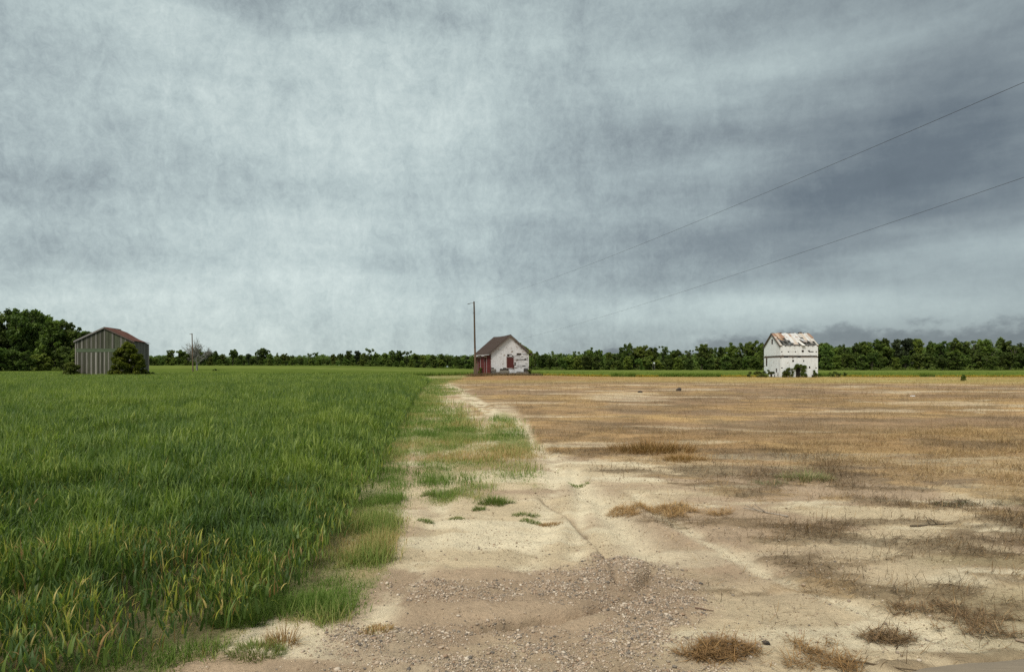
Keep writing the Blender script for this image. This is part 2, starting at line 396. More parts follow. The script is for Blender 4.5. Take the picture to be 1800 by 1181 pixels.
def ground_relief(x, y, w):
    f = np.clip(1 - y / 60, 0, 1)
    z = (fbm(x, y, .6, 3, 131) - .5) * .045 * f + (fbm(x, y, 3.2, 4, 137) - .5) * .020 * f + (fbm(x, y, 14, 3, 139) - .5) * .018 * np.clip(1 - y / 16, 0, 1)
    z = z - (.03 + .075 * sst(fbm(x, y, 2.4, 2, 165), .42, .58)) * np.exp(-(smin_seg(x + .12 * (fbm(x, y, 3, 3, 166) - .5), y + .2 * (fbm(x, y, 3, 3, 167) - .5), CHANNEL) / .055) ** 2) - .045 * np.exp(-(smin_seg(x, y, GULLY) / .14) ** 2)
    dsc = smin_seg(x, y, SCARP); side = x - np.interp(y, [q[1] for q in SCARP[::-1]], [q[0] for q in SCARP[::-1]])
    z = z - .060 * sst(side, -.025, .025) * np.exp(-np.clip(side, 0, 9) / .22) * (y > 5.2) * (y < 8.6)
    rip = np.sin((y * 16 + x * 4 + (fbm(x, y, 2, 2, 141) - .5) * 6)) * .010 * np.exp(-(((x - .25) / .28) ** 2 + ((y - 6.4) / 1.1) ** 2))
    rip2 = np.sin((y * 13 - x * 5 + (fbm(x, y, 2, 2, 143) - .5) * 7)) * .009 * np.exp(-(((x - 2.1) / .9) ** 2 + ((y - 5.6) / .8) ** 2))
    z = z + .018 * (fbm(x, y, 8, 4, 151, .6) - .5) * np.clip(1 - y / 30, 0, 1)
    for pts, wd in RUTS:
        dr = smin_seg(x, y, pts); z = z - .020 * np.exp(-(dr / wd) ** 2) + .009 * np.exp(-((dr - wd * 1.7) / (wd * .6)) ** 2)
    return z + 1.6 * rip + 1.6 * rip2 + .05 * w['grav'] * (fbm(x, y, 7, 3, 147) - .45) + .03 * w['dead'] * f * (fbm(x, y, 4, 3, 149))
ROAD_X = [-60, -4, 0.4, 1.35, 1.75, 1.97, 2.22, 2.53, 2.97, 3.6, 5, 60]
ROAD_Y = [1.0, 1.3, 1.9, 2.9, 3.45, 3.70, 3.81, 3.90, 3.965, 4.03, 4.1, 4.3]
def road_w(x, y): return sst(np.interp(x, ROAD_X, ROAD_Y) - y, -.02, .12)
def full_z(x, y):
    w = weights(x, y); z = gz(x, y) + ground_relief(x, y, w); return z * (1 - road_w(x, y)) - .035 * road_w(x, y)

def build_ground():
    ys = np.concatenate([np.exp(np.linspace(math.log(2.2), math.log(13), 330)), np.exp(np.linspace(math.log(13), math.log(135), 270))[1:]])
    ss = np.linspace(-1.05, 1.05, 760)
    Y, S = np.meshgrid(ys, ss, indexing='ij'); X = S * (Y + .6)
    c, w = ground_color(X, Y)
    Z = gz(X, Y) + ground_relief(X, Y, w); rw = road_w(X, Y); Z = Z * (1 - rw) - .035 * rw
    V1 = np.stack([X, Y, Z], -1).reshape(-1, 3); ny, nx = Y.shape
    idx = np.arange(ny * nx).reshape(ny, nx)
    F1 = np.stack([idx[:-1, :-1], idx[:-1, 1:], idx[1:, 1:], idx[1:, :-1]], -1).reshape(-1, 4)
    # the same land carried on to the horizon, a little lower where the fine part lies on it
    gx = np.concatenate([-np.geomspace(2500, 4, 60), np.linspace(-3, 3, 5), np.geomspace(4, 2500, 60)])
    gy = np.concatenate([-np.geomspace(400, 3, 20), np.linspace(-2, 10, 7), np.geomspace(12, 3000, 80)])
    Y2, X2 = np.meshgrid(gy, gx, indexing='ij')
    c2, w2 = ground_color(X2, np.clip(Y2, 2.2, None))
    inside = (Y2 > 1.5) & (Y2 < 140) & (np.abs(X2) < 1.15 * (Y2 + 3))
    Z2 = gz(X2, Y2) - np.where(inside, .35, .09)
    V2 = np.stack([X2, Y2, Z2], -1).reshape(-1, 3); i2 = np.arange(Y2.size).reshape(Y2.shape) + len(V1)
    F2 = np.stack([i2[:-1, :-1], i2[:-1, 1:], i2[1:, 1:], i2[1:, :-1]], -1).reshape(-1, 4)
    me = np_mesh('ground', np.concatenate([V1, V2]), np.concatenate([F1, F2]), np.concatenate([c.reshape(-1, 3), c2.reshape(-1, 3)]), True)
    o = obj('ground', me, M_GROUND)
    tag(o, 'pale sandy farm ground with a worn track and a field of dead grass', 'ground', kind='structure')
build_ground()

def build_road():
    xs = np.concatenate([np.linspace(-60, -2, 30), np.linspace(-1.8, 6, 120), np.linspace(6.5, 60, 30)])
    ts = np.concatenate([[0, .015, .04], np.linspace(.1, 1, 14)])
    edge = np.interp(xs, ROAD_X, ROAD_Y) + (fbm(xs, xs * 0, 3, 4, 5) - .5) * .05
    X, Tt = np.meshgrid(xs, ts, indexing='ij'); Y = edge[:, None] + (-4.5 - edge[:, None]) * Tt
    Z = .012 + .03 * sst(Tt, 0, .06) + 0 * X; Z[:, 0] = -.05
    n = fbm(X, Y, 2, 4, 6)
    c = lerp(np.broadcast_to(np.array([.235, .185, .135]), X.shape + (3,)).copy(), np.array([.18, .15, .12]), n)
    i = np.arange(X.size).reshape(X.shape)
    F = np.stack([i[:-1, :-1], i[:-1, 1:], i[1:, 1:], i[1:, :-1]], -1).reshape(-1, 4)[:, ::-1]
    m, T = mat_base('worn_road'); g = geo(T)
    n1 = T.noise(T.v('MULTIPLY', g, (1.2, 9, 1)), 4, 6, .7); n2 = T.noise(g, 90, 4, .7)
    f = T.m('ADD', .55, T.m('ADD', T.m('MULTIPLY', n1, .55), T.m('MULTIPLY', n2, .35)))
    finish(T, T.mix(1.0, attr(T), f, 'MULTIPLY'), .9, .2, n2, .3, .01)
    o = obj('road', np_mesh('road', np.stack([X, Y, Z], -1).reshape(-1, 3), F, c.reshape(-1, 3), True), m)
    tag(o, 'worn grey brown road edge curving through the near right corner', 'road', kind='structure')
build_road()

# ------------------------------------------------------------------ blades
def ribbons(px, py, pz, length, width, az, el0, bend, K, col, tip=None, tipf=None, twist=None):
    """curved tapering blades; returns verts, faces, colours"""
    n = len(px); t = np.linspace(0, 1, K + 1)
    ang = el0[:, None] - bend[:, None] * (t[None, :] ** 1.4)
    step = (length / K)[:, None]
    mid = (ang[:, :-1] + ang[:, 1:]) / 2
    r = np.concatenate([np.zeros((n, 1)), np.cumsum(np.cos(mid) * step, 1)], 1)
    z = np.concatenate([np.zeros((n, 1)), np.cumsum(np.sin(mid) * step, 1)], 1)
    cx, cy = np.cos(az)[:, None], np.sin(az)[:, None]
    tw = az + (twist if twist is not None else 0) ; sx, sy = -np.sin(tw)[:, None], np.cos(tw)[:, None]
    wd = width[:, None] * .5 * (1 - t[None, :] ** 2.2) * (.55 + .45 * np.sin(np.pi * np.clip(t * 1.3 + .15, 0, 1)))[None, :]
    C = np.stack([px[:, None] + cx * r, py[:, None] + cy * r, pz[:, None] + z], -1)
    S = np.stack([sx * wd, sy * wd, 0 * wd], -1)
    V = np.stack([C - S, C + S], 2).reshape(n, -1, 3)           # (n, (K+1)*2, 3)
    # the tip pair collapses to one vertex
    V = np.concatenate([V[:, :2 * K], C[:, K:K + 1]], 1); m = 2 * K + 1
    base = (np.arange(n) * m)[:, None]
    Q = [base + np.array([2 * k, 2 * k + 1, 2 * k + 3, 2 * k + 2])[None] for k in range(K - 1)]
    Tr = base + np.array([2 * K - 2, 2 * K - 1, 2 * K])[None]
    cc = np.repeat(col[:, None, :], m, 1)
    if tip is not None:
        tv = np.concatenate([np.repeat(t[:K], 2), [1]])
        a = np.clip((tv[None, :] - (1 - tipf[:, None] * 1.3)) / .35, 0, 1) * (tipf[:, None] > 0.01)
        cc = cc + (tip[:, None, :] - cc) * a[..., None]
    faces = ([np.concatenate(Q)] if Q else []) + [Tr]
    return V.reshape(-1, 3), faces, cc.reshape(-1, 3)
class Pile:
    def __init__(s): s.V = []; s.Q = []; s.T = []; s.C = []; s.n = 0
    def add(s, V, F, C):
        for f in F: (s.Q if f.shape[1] == 4 else s.T).append(f + s.n)
        s.V.append(V); s.C.append(C); s.n += len(V)
    def mesh(s, name):
        fs = ([np.concatenate(s.Q)] if s.Q else []) + ([np.concatenate(s.T)] if s.T else [])
        return np_mesh(name, np.concatenate(s.V), fs, np.concatenate(s.C))
U = lambda a, b, n: rng.uniform(a, b, n)
def mixc(cols, t):
    """piecewise colour palette lookup, t in 0..1"""
    cols = np.array(cols); k = np.clip(t, 0, .9999) * (len(cols) - 1); i = k.astype(int); f = (k - i)[:, None]
    return cols[i] * (1 - f) + cols[i + 1] * f
def sample(ya, yb, slo, xhi, dens):
    """random ground points with s*y < x < xhi(y)"""
    A = (yb - ya) * (slo * -yb + 40) if False else None
    xl = slo * (yb + .6); xr = float(np.max(xhi(np.linspace(ya, yb, 30))))
    n = int((yb - ya) * (xr - xl) * dens)
    x = U(xl, xr, n); y = U(ya, yb, n)
    k = (x > slo * (y + .6)) & (x < xhi(y))
    return x[k], y[k]
BARN = (-56.1, 94.0)
def build_wheat():
    P = Pile(); edge = lambda y: np.interp(y, WE_Y, WE_X)
    GREENS = [(.058, .100, .025), (.106, .164, .033), (.168, .228, .046), (.255, .31, .070)]
    for ya, yb, slo, dens, K, wm, lm in ((2.0, 8.5, -1.0, 2000, 5, 1.1, .74), (8.5, 24, -.9, 620, 4, 1.45, .9), (24, 60, -.86, 210, 3, 2.3, 1.05), (60, 122, -.86, 62, 2, 4.6, 1.1)):
        x, y = sample(ya, yb, slo, edge, dens)
        x = x + (fbm(x, y, 1.5, 3, 201) - .5) * .25 * np.clip(y / 8, .5, 2)
        d = edge(y) - x                                             # distance in from the crop's edge
        clump = .55 * fbm(x, y, 1.3, 3, 203) + .45 * fbm(x, y, 3.4, 2, 204)
        clump = .5 + 1.6 * (clump - .5)
        keep = rng.random(len(x)) < np.clip(.35 + d / .5, .2, 1) * np.where(y < 9, sst(clump + np.clip(d, 0, 2) * .05, .34, .50) * .72 + .28, sst(clump, .28, .46) * .6 + .4)
        # standing clear of the barn and the road
        keep &= ~((np.abs(x - BARN[0]) < 4.3) & (y > BARN[1] - .4) & (y < BARN[1] + 5)) & (road_w(x, y) < .05)
        x, y, d, clump = x[keep], y[keep], d[keep], clump[keep]; n = len(x)
        big = fbm(x, y, .22, 3, 207)
        hgt = (.60 + .22 * (big - .5) + .42 * (clump - .5)) * (.60 + .40 * sst(d, 0, .9)) * np.where(y < 6, .92, 1)
        zb = np.sqrt(rng.random(n)) * .72 * hgt * (1 if ya < 20 else .75)
        L = np.clip((hgt - zb) * U(.8, 1.35, n), .14, .62) * lm
        wdt = U(.010, .020, n) * wm; wdt = np.where(rng.random(n) < .25, wdt * .55, wdt)
        el = R(90) - np.abs(rng.normal(0, R(13), n)); bend = np.abs(rng.normal(R(35), R(55), n)) * (1.15 if ya < 9 else 1)
        t = np.clip(.45 + 1.2 * (clump - .5) + 1.0 * (big - .5) + rng.normal(0, .28, n) + .12 * sst(y, 20, 60), 0, 1)
        c = mixc(GREENS, t)
        blue = sst(fbm(x, y, .9, 3, 209), .44, .60) * rng.random(n)
        c = c * (1 - .55 * blue[:, None]) + np.array([.09, .15, .065]) * (.55 * blue[:, None])
        # yellowing and dried blades near the edge and in patches close by
        yel = sst(fbm(x, y, .85, 3, 211) + .15 * sst(y, 8.5, 5.0) + .06 * sst(d, .8, 0), .50, .64) * sst(y, 13, 5)
        yel = np.clip(yel * sst(y, 7.2, 5.2) + .16 * yel + .22 * sst(d, .45, .0) * sst(y, 24, 7), 0, 1)
        red = sst(d, .55, .05) * sst(y, 6.2, 4.6); isy = rng.random(n) < np.maximum(.5 * yel, .42 * red) + .004
        kind = np.where(rng.random(n) < .5 * red, .9, rng.random(n))
        dry = np.where((kind < .62)[:, None], np.array([.36, .36, .065]), np.where((kind < .84)[:, None], np.array([.46, .36, .13]), np.array([.30, .18, .075])))
        tf = np.where(isy, U(.12, 1.1, n), 0)
        low = isy & (rng.random(n) < .25)
        wdt = np.where(isy, wdt * .7, wdt)
        P.add(*ribbons(x, y, gz(x, y) + zb, L, wdt, U(0, 2 * np.pi, n), el, bend, K, c, dry * U(.75, 1.15, n)[:, None], tf, U(-.6, .6, n)))
    # dense lower layer of the crop, met between the blades
    ys = np.geomspace(16, 123, 120); ts = np.linspace(0, 1, 120)
    Y, Tt = np.meshgrid(ys, ts, indexing='ij'); e = edge(Y) - .25 - .01 * Y; X = e + (-1.3 * Y - e) * Tt
    Z = gz(X, Y) + (.05 + .28 * sst(Y, 16, 60)) * np.clip(sst(Tt, 0, .02), 0, 1) + (fbm(X, Y, .8, 3, 213) - .5) * .12
    i = np.arange(X.size).reshape(X.shape); F = np.stack([i[:-1, :-1], i[1:, :-1], i[1:, 1:], i[:-1, 1:]], -1).reshape(-1, 4)
    cc = np.array([.075, .125, .022]) * (.7 + .6 * fbm(X, Y, 1.5, 3, 215).reshape(-1, 1))
    P.add(np.stack([X, Y, Z], -1).reshape(-1, 3), [F], cc)
    o = obj('wheat_field', P.mesh('wheat_field'), M_WHEAT)
    tag(o, 'dense green young wheat with yellowing leaves filling the left field', 'crop', kind='stuff')
build_wheat()

def build_far_crop():
    P = Pile()
    def canopy(fx0, fx1, front, back, h, col, nx, ny, hole=None):
        xs = np.linspace(0, 1, nx); t = np.concatenate([[0, 0.0008], np.geomspace(.003, 1, ny)])
        S, Tt = np.meshgrid(xs, t, indexing='xy')
        X0 = fx0 + (fx1 - fx0) * S; Y = front(X0) + (back - front(X0)) * Tt; X = X0 * (1 + Tt * .9)
        Z = gz(X, Y) + h * (.88 + .2 * fbm(X, Y, 1.1, 3, 221)) ; Z[0] = gz(X[0], Y[0]) - .05
        i = np.arange(X.size).reshape(X.shape); F = np.stack([i[:-1, :-1], i[:-1, 1:], i[1:, 1:], i[1:, :-1]], -1).reshape(-1, 4)
        n = fbm(X / 5, Y, .07, 4, 223); c = lerp(np.broadcast_to(np.array(col[0]), X.shape + (3,)).copy(), np.array(col[1]), sst(n, .35, .65))
        c *= (.75 + .5 * fbm(X, Y, 2.5, 2, 225))[..., None]
        ok = np.ones(len(F), bool)
        if hole is not None:
            cx = X.reshape(-1)[F].mean(1); cy = Y.reshape(-1)[F].mean(1)
            for (a, b, c0, d0) in hole: ok &= ~((cx > a) & (cx < b) & (cy > c0) & (cy < d0))
        P.add(np.stack([X, Y, Z], -1).reshape(-1, 3), [F[ok]], c.reshape(-1, 3))
    def fr(x): return np.interp(x, [-200, -70, -36, -16, -10, -6, 4, 8, 40, 53, 60, 200], [126, 126, 126, 122, 119, 117, 117, 112.5, 112.5, 116, 112, 112]) + (fbm(x, x * 0, .4, 3, 227) - .5) * 1.2
    G1 = ((.12, .165, .035), (.175, .215, .055))
    canopy(-150, 130, fr, 420, .58, G1, 420, 70)
    # standing blades along the front and over the top
    n = 80000; x = U(-130, 120, n); k = rng.random(n) ** 4 * 45; y = fr(x) + k
    ok = ~((x > 42) & (x < 50) & (y < 116)); x, y = x[ok], y[ok]; n = len(x)
    edge = (y - fr(x)) < .5
    zb = np.where(edge, U(0, .45, n), .35); c = mixc([(.075, .13, .022), (.125, .19, .033), (.18, .24, .05)], rng.random(n))
    yp = edge & (fbm(x, x * 0, .10, 2, 229) > .46) & (x > 4) & (rng.random(n) < .92)
    c[yp] = np.array([.46, .33, .045]) * U(.8, 1.15, yp.sum())[:, None]
    P.add(*ribbons(x, y - np.where(edge, U(.0, .25, n), 0), gz(x, y) + np.where(yp, U(.0, .2, n), zb), np.where(yp, U(.12, .3, n), U(.2, .42, n)), U(.05, .11, n), U(0, 6.28, n), R(90) - np.abs(rng.normal(0, .25, n)), np.abs(rng.normal(.5, .4, n)), 2, c))
    o = obj('far_wheat_field', P.mesh('far_wheat_field'), M_FARCROP)
    tag(o, 'lighter green strip of crop running in front of the tree line', 'crop', kind='stuff')
build_far_crop()

def build_verge():
    P = Pile()
    for ya, yb, dens, K, wm, hm in ((3.3, 9, 8500, 3, 1.0, 1.0), (9, 18, 2300, 2, 1.6, 1.1), (18, 38, 700, 2, 3.0, 1.25), (38, 92, 150, 2, 6.0, 1.3)):
        xl = lambda y: np.interp(y, WE_Y, WE_X) - .9; xr = lambda y: np.maximum(np.interp(y, CR_Y, CR_X), np.interp(y, VR_Y, VR_X)) + .5
        yy = np.linspace(ya, yb, 40); x0, x1 = xl(yy).min(), xr(yy).max(); n = int((yb - ya) * (x1 - x0) * dens)
        x = U(x0, x1, n); y = U(ya, yb, n); ok = (x > xl(y)) & (x < xr(y)); x, y = x[ok], y[ok]
        w = weights(x, y); cl = fbm(x, y, 2.6, 3, 231); cl2 = fbm(x, y, .8, 3, 232)
        g = np.maximum(w['green'], .8 * w['crop'] * (y < 7)) * (1 - .5 * w['crop'])
        ok = rng.random(len(x)) < g * np.clip(.60 + 2.6 * (cl - .32), .42, 1); x, y, cl, cl2 = x[ok], y[ok], cl[ok], cl2[ok]; n = len(x)
        x = x + rng.normal(0, .08, n) * hm * np.clip(y / 8, .7, 3); y = y + rng.normal(0, .10, n) * np.clip(y / 8, .5, 3)
        h = (.022 + .13 * sst(cl, .46, .76) + .035 * sst(cl2, .45, .7)) * U(.6, 1.4, n) * hm
        inner = sst(x - np.interp(y, VR_Y, VR_X), -.3, .2)                # the strip between the wheel tracks is drier
        t = np.clip(.24 + 1.7 * (cl2 - .5) - .9 * (cl - .5) + .25 * inner + rng.normal(0, .22, n), 0, 1)
        c = mixc([(.115, .18, .036), (.195, .25, .066), (.285, .29, .105), (.38, .305, .135), (.41, .275, .13)], t)
        P.add(*ribbons(x, y, full_z(x, y) - .005, h, U(.003, .007, n) * wm, U(0, 6.28, n), R(88) - np.abs(rng.normal(0, .65, n)), np.abs(rng.normal(.5, .7, n)), K, c))
    o = obj('verge_grass', P.mesh('verge_grass'), M_GRASS)
    tag(o, 'short patchy green and straw grass along the track', 'grass', kind='stuff')
build_verge()

def build_dead():
    P = Pile()
    for ya, yb, s, dens, lm, K in ((3.4, 9, .95, 5200, 1.0, 2), (9, 18, .95, 1300, 1.35, 2), (18, 40, .9, 300, 2.0, 1), (40, 112, .9, 40, 3.8, 1)):
        x0 = -14 if ya > 30 else -.8; x1 = s * yb; n = int((yb - ya) * (x1 - x0) * dens)
        x = U(x0, x1, n); y = U(ya, yb, n); ok = (x < s * y + .6); x, y = x[ok], y[ok]
        w = weights(x, y); cl = .5 + 1.4 * (.6 * fbm(x, y, 3.0 / lm, 3, 241) + .4 * fbm(x / 1.6, y, 11 / lm, 2, 243) - .5)
        ok = rng.random(len(x)) < w['dead'] * np.clip(2.6 * (cl - .34), .05, 1) * np.where(y < 9, .6, 1) + .022 * w['right'] * (y < 16)
        ok &= (road_w(x, y) < .02) & ~((np.abs(x + .8) < 5.5) & (y > 103) ) & ~((x > 41.8) & (x < 49) & (y > 107.5))
        x, y, cl = x[ok], y[ok], cl[ok]; n = len(x); dk = w['dark'][ok]; far = w['far'][ok]
        x = x + rng.normal(0, .10, n) * lm; y = y + rng.normal(0, .07, n) * lm
        t = np.clip(.60 - .48 * dk * np.where(y < 14, 1, .5) + rng.normal(0, .22, n), 0, 1)
        c = mixc([(.075, .052, .034), (.16, .102, .056), (.28, .178, .090), (.40, .275, .145), (.58, .44, .26)], t)
        mv = sst(fbm(x / 1.5, y, .16, 5, 117, .6), .40, .54) * sst(y, 12, 22) * (1 - far); c = c * (1 - .45 * mv[:, None]) + np.array([.17, .115, .085]) * .45 * mv[:, None]
        c = c * (1 - .5 * far[:, None]) + np.array([.42, .31, .11]) * .5 * far[:, None]
        L = U(.04, .15, n) * lm * (.6 + .8 * cl)
        el = np.where((rng.random(n) < .16) & (cl > .52), U(.6, 1.4, n), np.abs(rng.normal(.16, .30, n)) * np.where(y > 18, .8, 1))
        P.add(*ribbons(x, y, full_z(x, y) + U(.0, .022, n) * np.minimum(lm, 2), L, U(.0022, .0055, n) * lm * 1.15, np.where(rng.random(n) < .6, rng.normal(.1, .5, n) + np.pi * (rng.random(n) < .5), U(0, 6.28, n)), el, rng.normal(.1, .35, n), K, c))
    o = obj('dead_grass', P.mesh('dead_grass'), M_DEAD)
    tag(o, 'flattened brown dead grass and straw littering the right field', 'dead grass', kind='stuff')
build_dead()

ICO_V = None
def stones(x, y, z, r, col):
    g = (1 + 5 ** .5) / 2
    v = np.array([(-1, g, 0), (1, g, 0), (-1, -g, 0), (1, -g, 0), (0, -1, g), (0, 1, g), (0, -1, -g), (0, 1, -g), (g, 0, -1), (g, 0, 1), (-g, 0, -1), (-g, 0, 1)]) / 1.9
    f = np.array([(0, 11, 5), (0, 5, 1), (0, 1, 7), (0, 7, 10), (0, 10, 11), (1, 5, 9), (5, 11, 4), (11, 10, 2), (10, 7, 6), (7, 1, 8), (3, 9, 4), (3, 4, 2), (3, 2, 6), (3, 6, 8), (3, 8, 9), (4, 9, 5), (2, 4, 11), (6, 2, 10), (8, 6, 7), (9, 8, 1)])
    n = len(x); a = U(0, 6.28, n); ca, sa = np.cos(a)[:, None], np.sin(a)[:, None]
    W = v[None] * (1 + rng.normal(0, .16, (n, 12, 1))) * np.stack([U(.7, 1.35, n), U(.7, 1.2, n), U(.45, .85, n)], -1)[:, None]
    X = W[..., 0] * ca - W[..., 1] * sa; Yv = W[..., 0] * sa + W[..., 1] * ca; Zv = W[..., 2] + X * U(-.3, .3, n)[:, None]
    V = np.stack([X, Yv, Zv], -1) * r[:, None, None] + np.stack([x, y, z], -1)[:, None]
    F = (np.arange(n) * 12)[:, None, None] + f[None]
    return V.reshape(-1, 3), [F.reshape(-1, 3)], np.repeat(col, 12, 0)
def build_gravel():
    P = Pile()
    n = 420000; x = U(-2.2, 3.0, n); y = U(3.3, 7.0, n); w = weights(x, y)
    cl = fbm(x, y, 6, 3, 251); lin = np.exp(-(smin_seg(x, y, CHANNEL) / .05) ** 2)
    ok = (rng.random(n) < w['grav'] * np.clip(2.4 * (cl - .30), .08, 1) * (1 - .8 * lin) * .8 + .010) & (road_w(x, y) < .02) & (x > np.interp(y, VR_Y, VR_X) - .1)
    x, y = x[ok], y[ok]; n = len(x)
    r = np.clip(rng.lognormal(math.log(.0040), .48, n), .002, .016)
    t = rng.random(n); c = mixc([(.11, .095, .085), (.23, .19, .155), (.34, .265, .20), (.38, .285, .21), (.56, .48, .40), (.30, .20, .135), (.27, .21, .165)], t)
    P.add(*stones(x, y, full_z(x, y) + r * .25, r, c))
    # grit, crumbs of soil and chips strewn over the bare sand
    n = 150000; y = 3.3 + 10.5 * rng.random(n) ** 1.7; x = U(-1, 1, n) * (y * .85 + .5); w = weights(x, y)
    ok = (rng.random(n) < np.clip(1.9 * (fbm(x, y, 2.2, 4, 255) - .36), .05, 1) * (1 - w['green'])) & (x > np.interp(y, VR_Y, VR_X) - .1) & (road_w(x, y) < .02); x, y = x[ok], y[ok]; n = len(x)
    r = np.clip(rng.lognormal(math.log(.0026), .45, n), .0014, .009) * np.clip(y / 6, .8, 2); c = mixc([(.10, .07, .045), (.20, .14, .09), (.33, .24, .16), (.55, .46, .34), (.16, .105, .07)], rng.random(n))
    P.add(*stones(x, y, full_z(x, y) + r * .3, r, c))
    o = obj('gravel', P.mesh('gravel'), M_STONE)
    tag(o, 'loose mixed grey and pinkish gravel washed over the sand', 'gravel', kind='stuff')
build_gravel()

# ------------------------------------------------------------------ foliage crowns, trees and shrubs
def leaf_cloud(centers, radii, per, size, cols, squash=.8, jit=.25):
    """small random leaf quads filling clumps"""
    V, C = [], []
    for (c, r) in zip(centers, radii):
        n = max(8, int(per * r * r))
        d = rng.normal(size=(n, 3)); d /= np.linalg.norm(d, axis=1)[:, None]
        rr = r * rng.random(n) ** .45
        p = np.array(c) + d * rr[:, None] * np.array([1, 1, squash])
        a = rng.normal(size=(n, 3)) + np.array([0, 0, .4]); a /= np.linalg.norm(a, axis=1)[:, None]
        u = np.cross(a, rng.normal(size=(n, 3))); u /= np.linalg.norm(u, axis=1)[:, None] + 1e-9
        v = np.cross(a, u); s = size * U(.55, 1.35, n)[:, None]
        q = np.stack([p - u * s, p - v * s * .55, p + u * s, p + v * s * .55], 1)
        t = np.clip(rng.normal(.45, .16, n) + rng.normal(0, jit) * .6, 0, 1)
        V.append(q.reshape(-1, 3)); C.append(np.repeat(mixc(cols, t), 4, 0))
    V = np.concatenate(V); C = np.concatenate(C)
    return V, np.arange(len(V)).reshape(-1, 4), C
def crown_points(kind, H):
    r = random
    pts, rad = [], []
    if kind in ('broad', 'round', 'yellow'):
        lobes = []
        for i in range({'broad': 8, 'round': 6, 'yellow': 7}[kind]):
            z = r.uniform(.22, .86) * H; lr = r.uniform(.13, .24) * H; q = r.uniform(0, .26) * H * (1.15 - .6 * z / H); a = r.uniform(0, 6.28)
            lobes.append((math.cos(a) * q, math.sin(a) * q, min(z, H - lr * .9), lr))
        lobes.append((r.uniform(-.06, .06) * H, 0, H * .84, .16 * H))
        for (lx, ly, lz, lr) in lobes:
            for k in range(int(5 + 60 * (lr / H) ** 1.1)):
                d = Vector((r.gauss(0, 1), r.gauss(0, 1), r.gauss(0, 1))).normalized() * lr * r.uniform(.45, 1.0); cr = r.uniform(.03, .07) * H
                pts.append((lx + d.x, ly + d.y, max(.1 * H, min(H - cr * .7, lz + d.z * 1.05)))); rad.append(cr)
    elif kind == 'tall':
        n = 62
        lobes = [(r.uniform(-.1, .1), r.uniform(-.1, .1), r.uniform(.78, .98)) for _ in range(3)]
        for i in range(n):
            lx, ly, lt = random.choice(lobes); z = r.uniform(.15, 1) * lt; t = z / lt
            W = H * .17 * (1.15 - .75 * t) * r.uniform(.6, 1.3); a = r.uniform(0, 6.28); cr = H * r.uniform(.035, .08)
            pts.append((lx * H + math.cos(a) * W, ly * H + math.sin(a) * W, z * H - cr * .6)); rad.append(cr)
    elif kind == 'sparse':
        for i in range(17):
            z = r.uniform(.45, 1.0); a = r.uniform(0, 6.28); q = r.uniform(.03, .21) * H; cr = H * r.uniform(.035, .075)
            pts.append((math.cos(a) * q, math.sin(a) * q, z * H - cr)); rad.append(cr)
        for i in range(10):
            z = r.uniform(.1, .4); a = r.uniform(0, 6.28); q = r.uniform(.02, .16) * H; cr = H * r.uniform(.05, .09)
            pts.append((math.cos(a) * q, math.sin(a) * q, z * H)); rad.append(cr)
    elif kind == 'pine':
        for i in range(26):
            z = r.uniform(.5, 1.0); a = r.uniform(0, 6.28); q = r.uniform(.0, .24) * H * (1.25 - z * .7); cr = H * r.uniform(.05, .085)
            pts.append((math.cos(a) * q, math.sin(a) * q, z * H - cr * .7)); rad.append(cr)
        for i in range(8):
            z = r.uniform(.1, .4); a = r.uniform(0, 6.28); q = r.uniform(.02, .14) * H; cr = H * r.uniform(.05, .09)
            pts.append((math.cos(a) * q, math.sin(a) * q, z * H)); rad.append(cr)
    elif kind == 'cedar':
        for i in range(110):
            z = r.uniform(.04, 1.0); W = H * .36 * (1 - max(0, (z - .40) / .66) ** 1.7) * (1 if z > .2 else .85); a = r.uniform(0, 6.28); q = math.sqrt(r.random())
            cr = H * r.uniform(.06, .10); pts.append((math.cos(a) * W * q, math.sin(a) * W * q, z * H - cr * .8 if z > .15 else cr * .8)); rad.append(cr)
    elif kind == 'bush':
        for i in range(26):
            a = r.uniform(0, 6.28); q = math.sqrt(r.random()) * .5 * H; z = r.uniform(.08, .88) * (1 - .35 * q / (.5 * H)); cr = H * r.uniform(.10, .17)
            pts.append((math.cos(a) * q, math.sin(a) * q, z * H)); rad.append(cr)
    return pts, rad
PAL = {
    'broad': [(0.048, 0.072, 0.020), (0.079, 0.113, 0.029), (0.118, 0.161, 0.037), (0.173, 0.220, 0.053)],
    'round': [(0.051, 0.078, 0.019), (0.081, 0.124, 0.028), (0.121, 0.173, 0.037), (0.166, 0.223, 0.051)],
    'yellow': [(0.078, 0.108, 0.021), (0.124, 0.166, 0.032), (0.173, 0.220, 0.045), (0.227, 0.268, 0.063)],
    'tall': [(0.048, 0.074, 0.019), (0.077, 0.117, 0.024), (0.110, 0.161, 0.034), (0.158, 0.212, 0.048)],
    'sparse': [(0.057, 0.078, 0.023), (0.090, 0.124, 0.034), (0.132, 0.169, 0.048), (0.180, 0.212, 0.067)],
    'pine': [(0.024, 0.037, 0.020), (0.043, 0.057, 0.029), (0.059, 0.079, 0.037), (0.079, 0.099, 0.045)],
    'cedar': [(0.057, 0.078, 0.010), (0.102, 0.135, 0.014), (0.152, 0.191, 0.020), (0.220, 0.246, 0.031)],
    'bush': [(0.051, 0.072, 0.017), (0.085, 0.113, 0.024), (0.128, 0.158, 0.037), (0.177, 0.198, 0.057)],
}
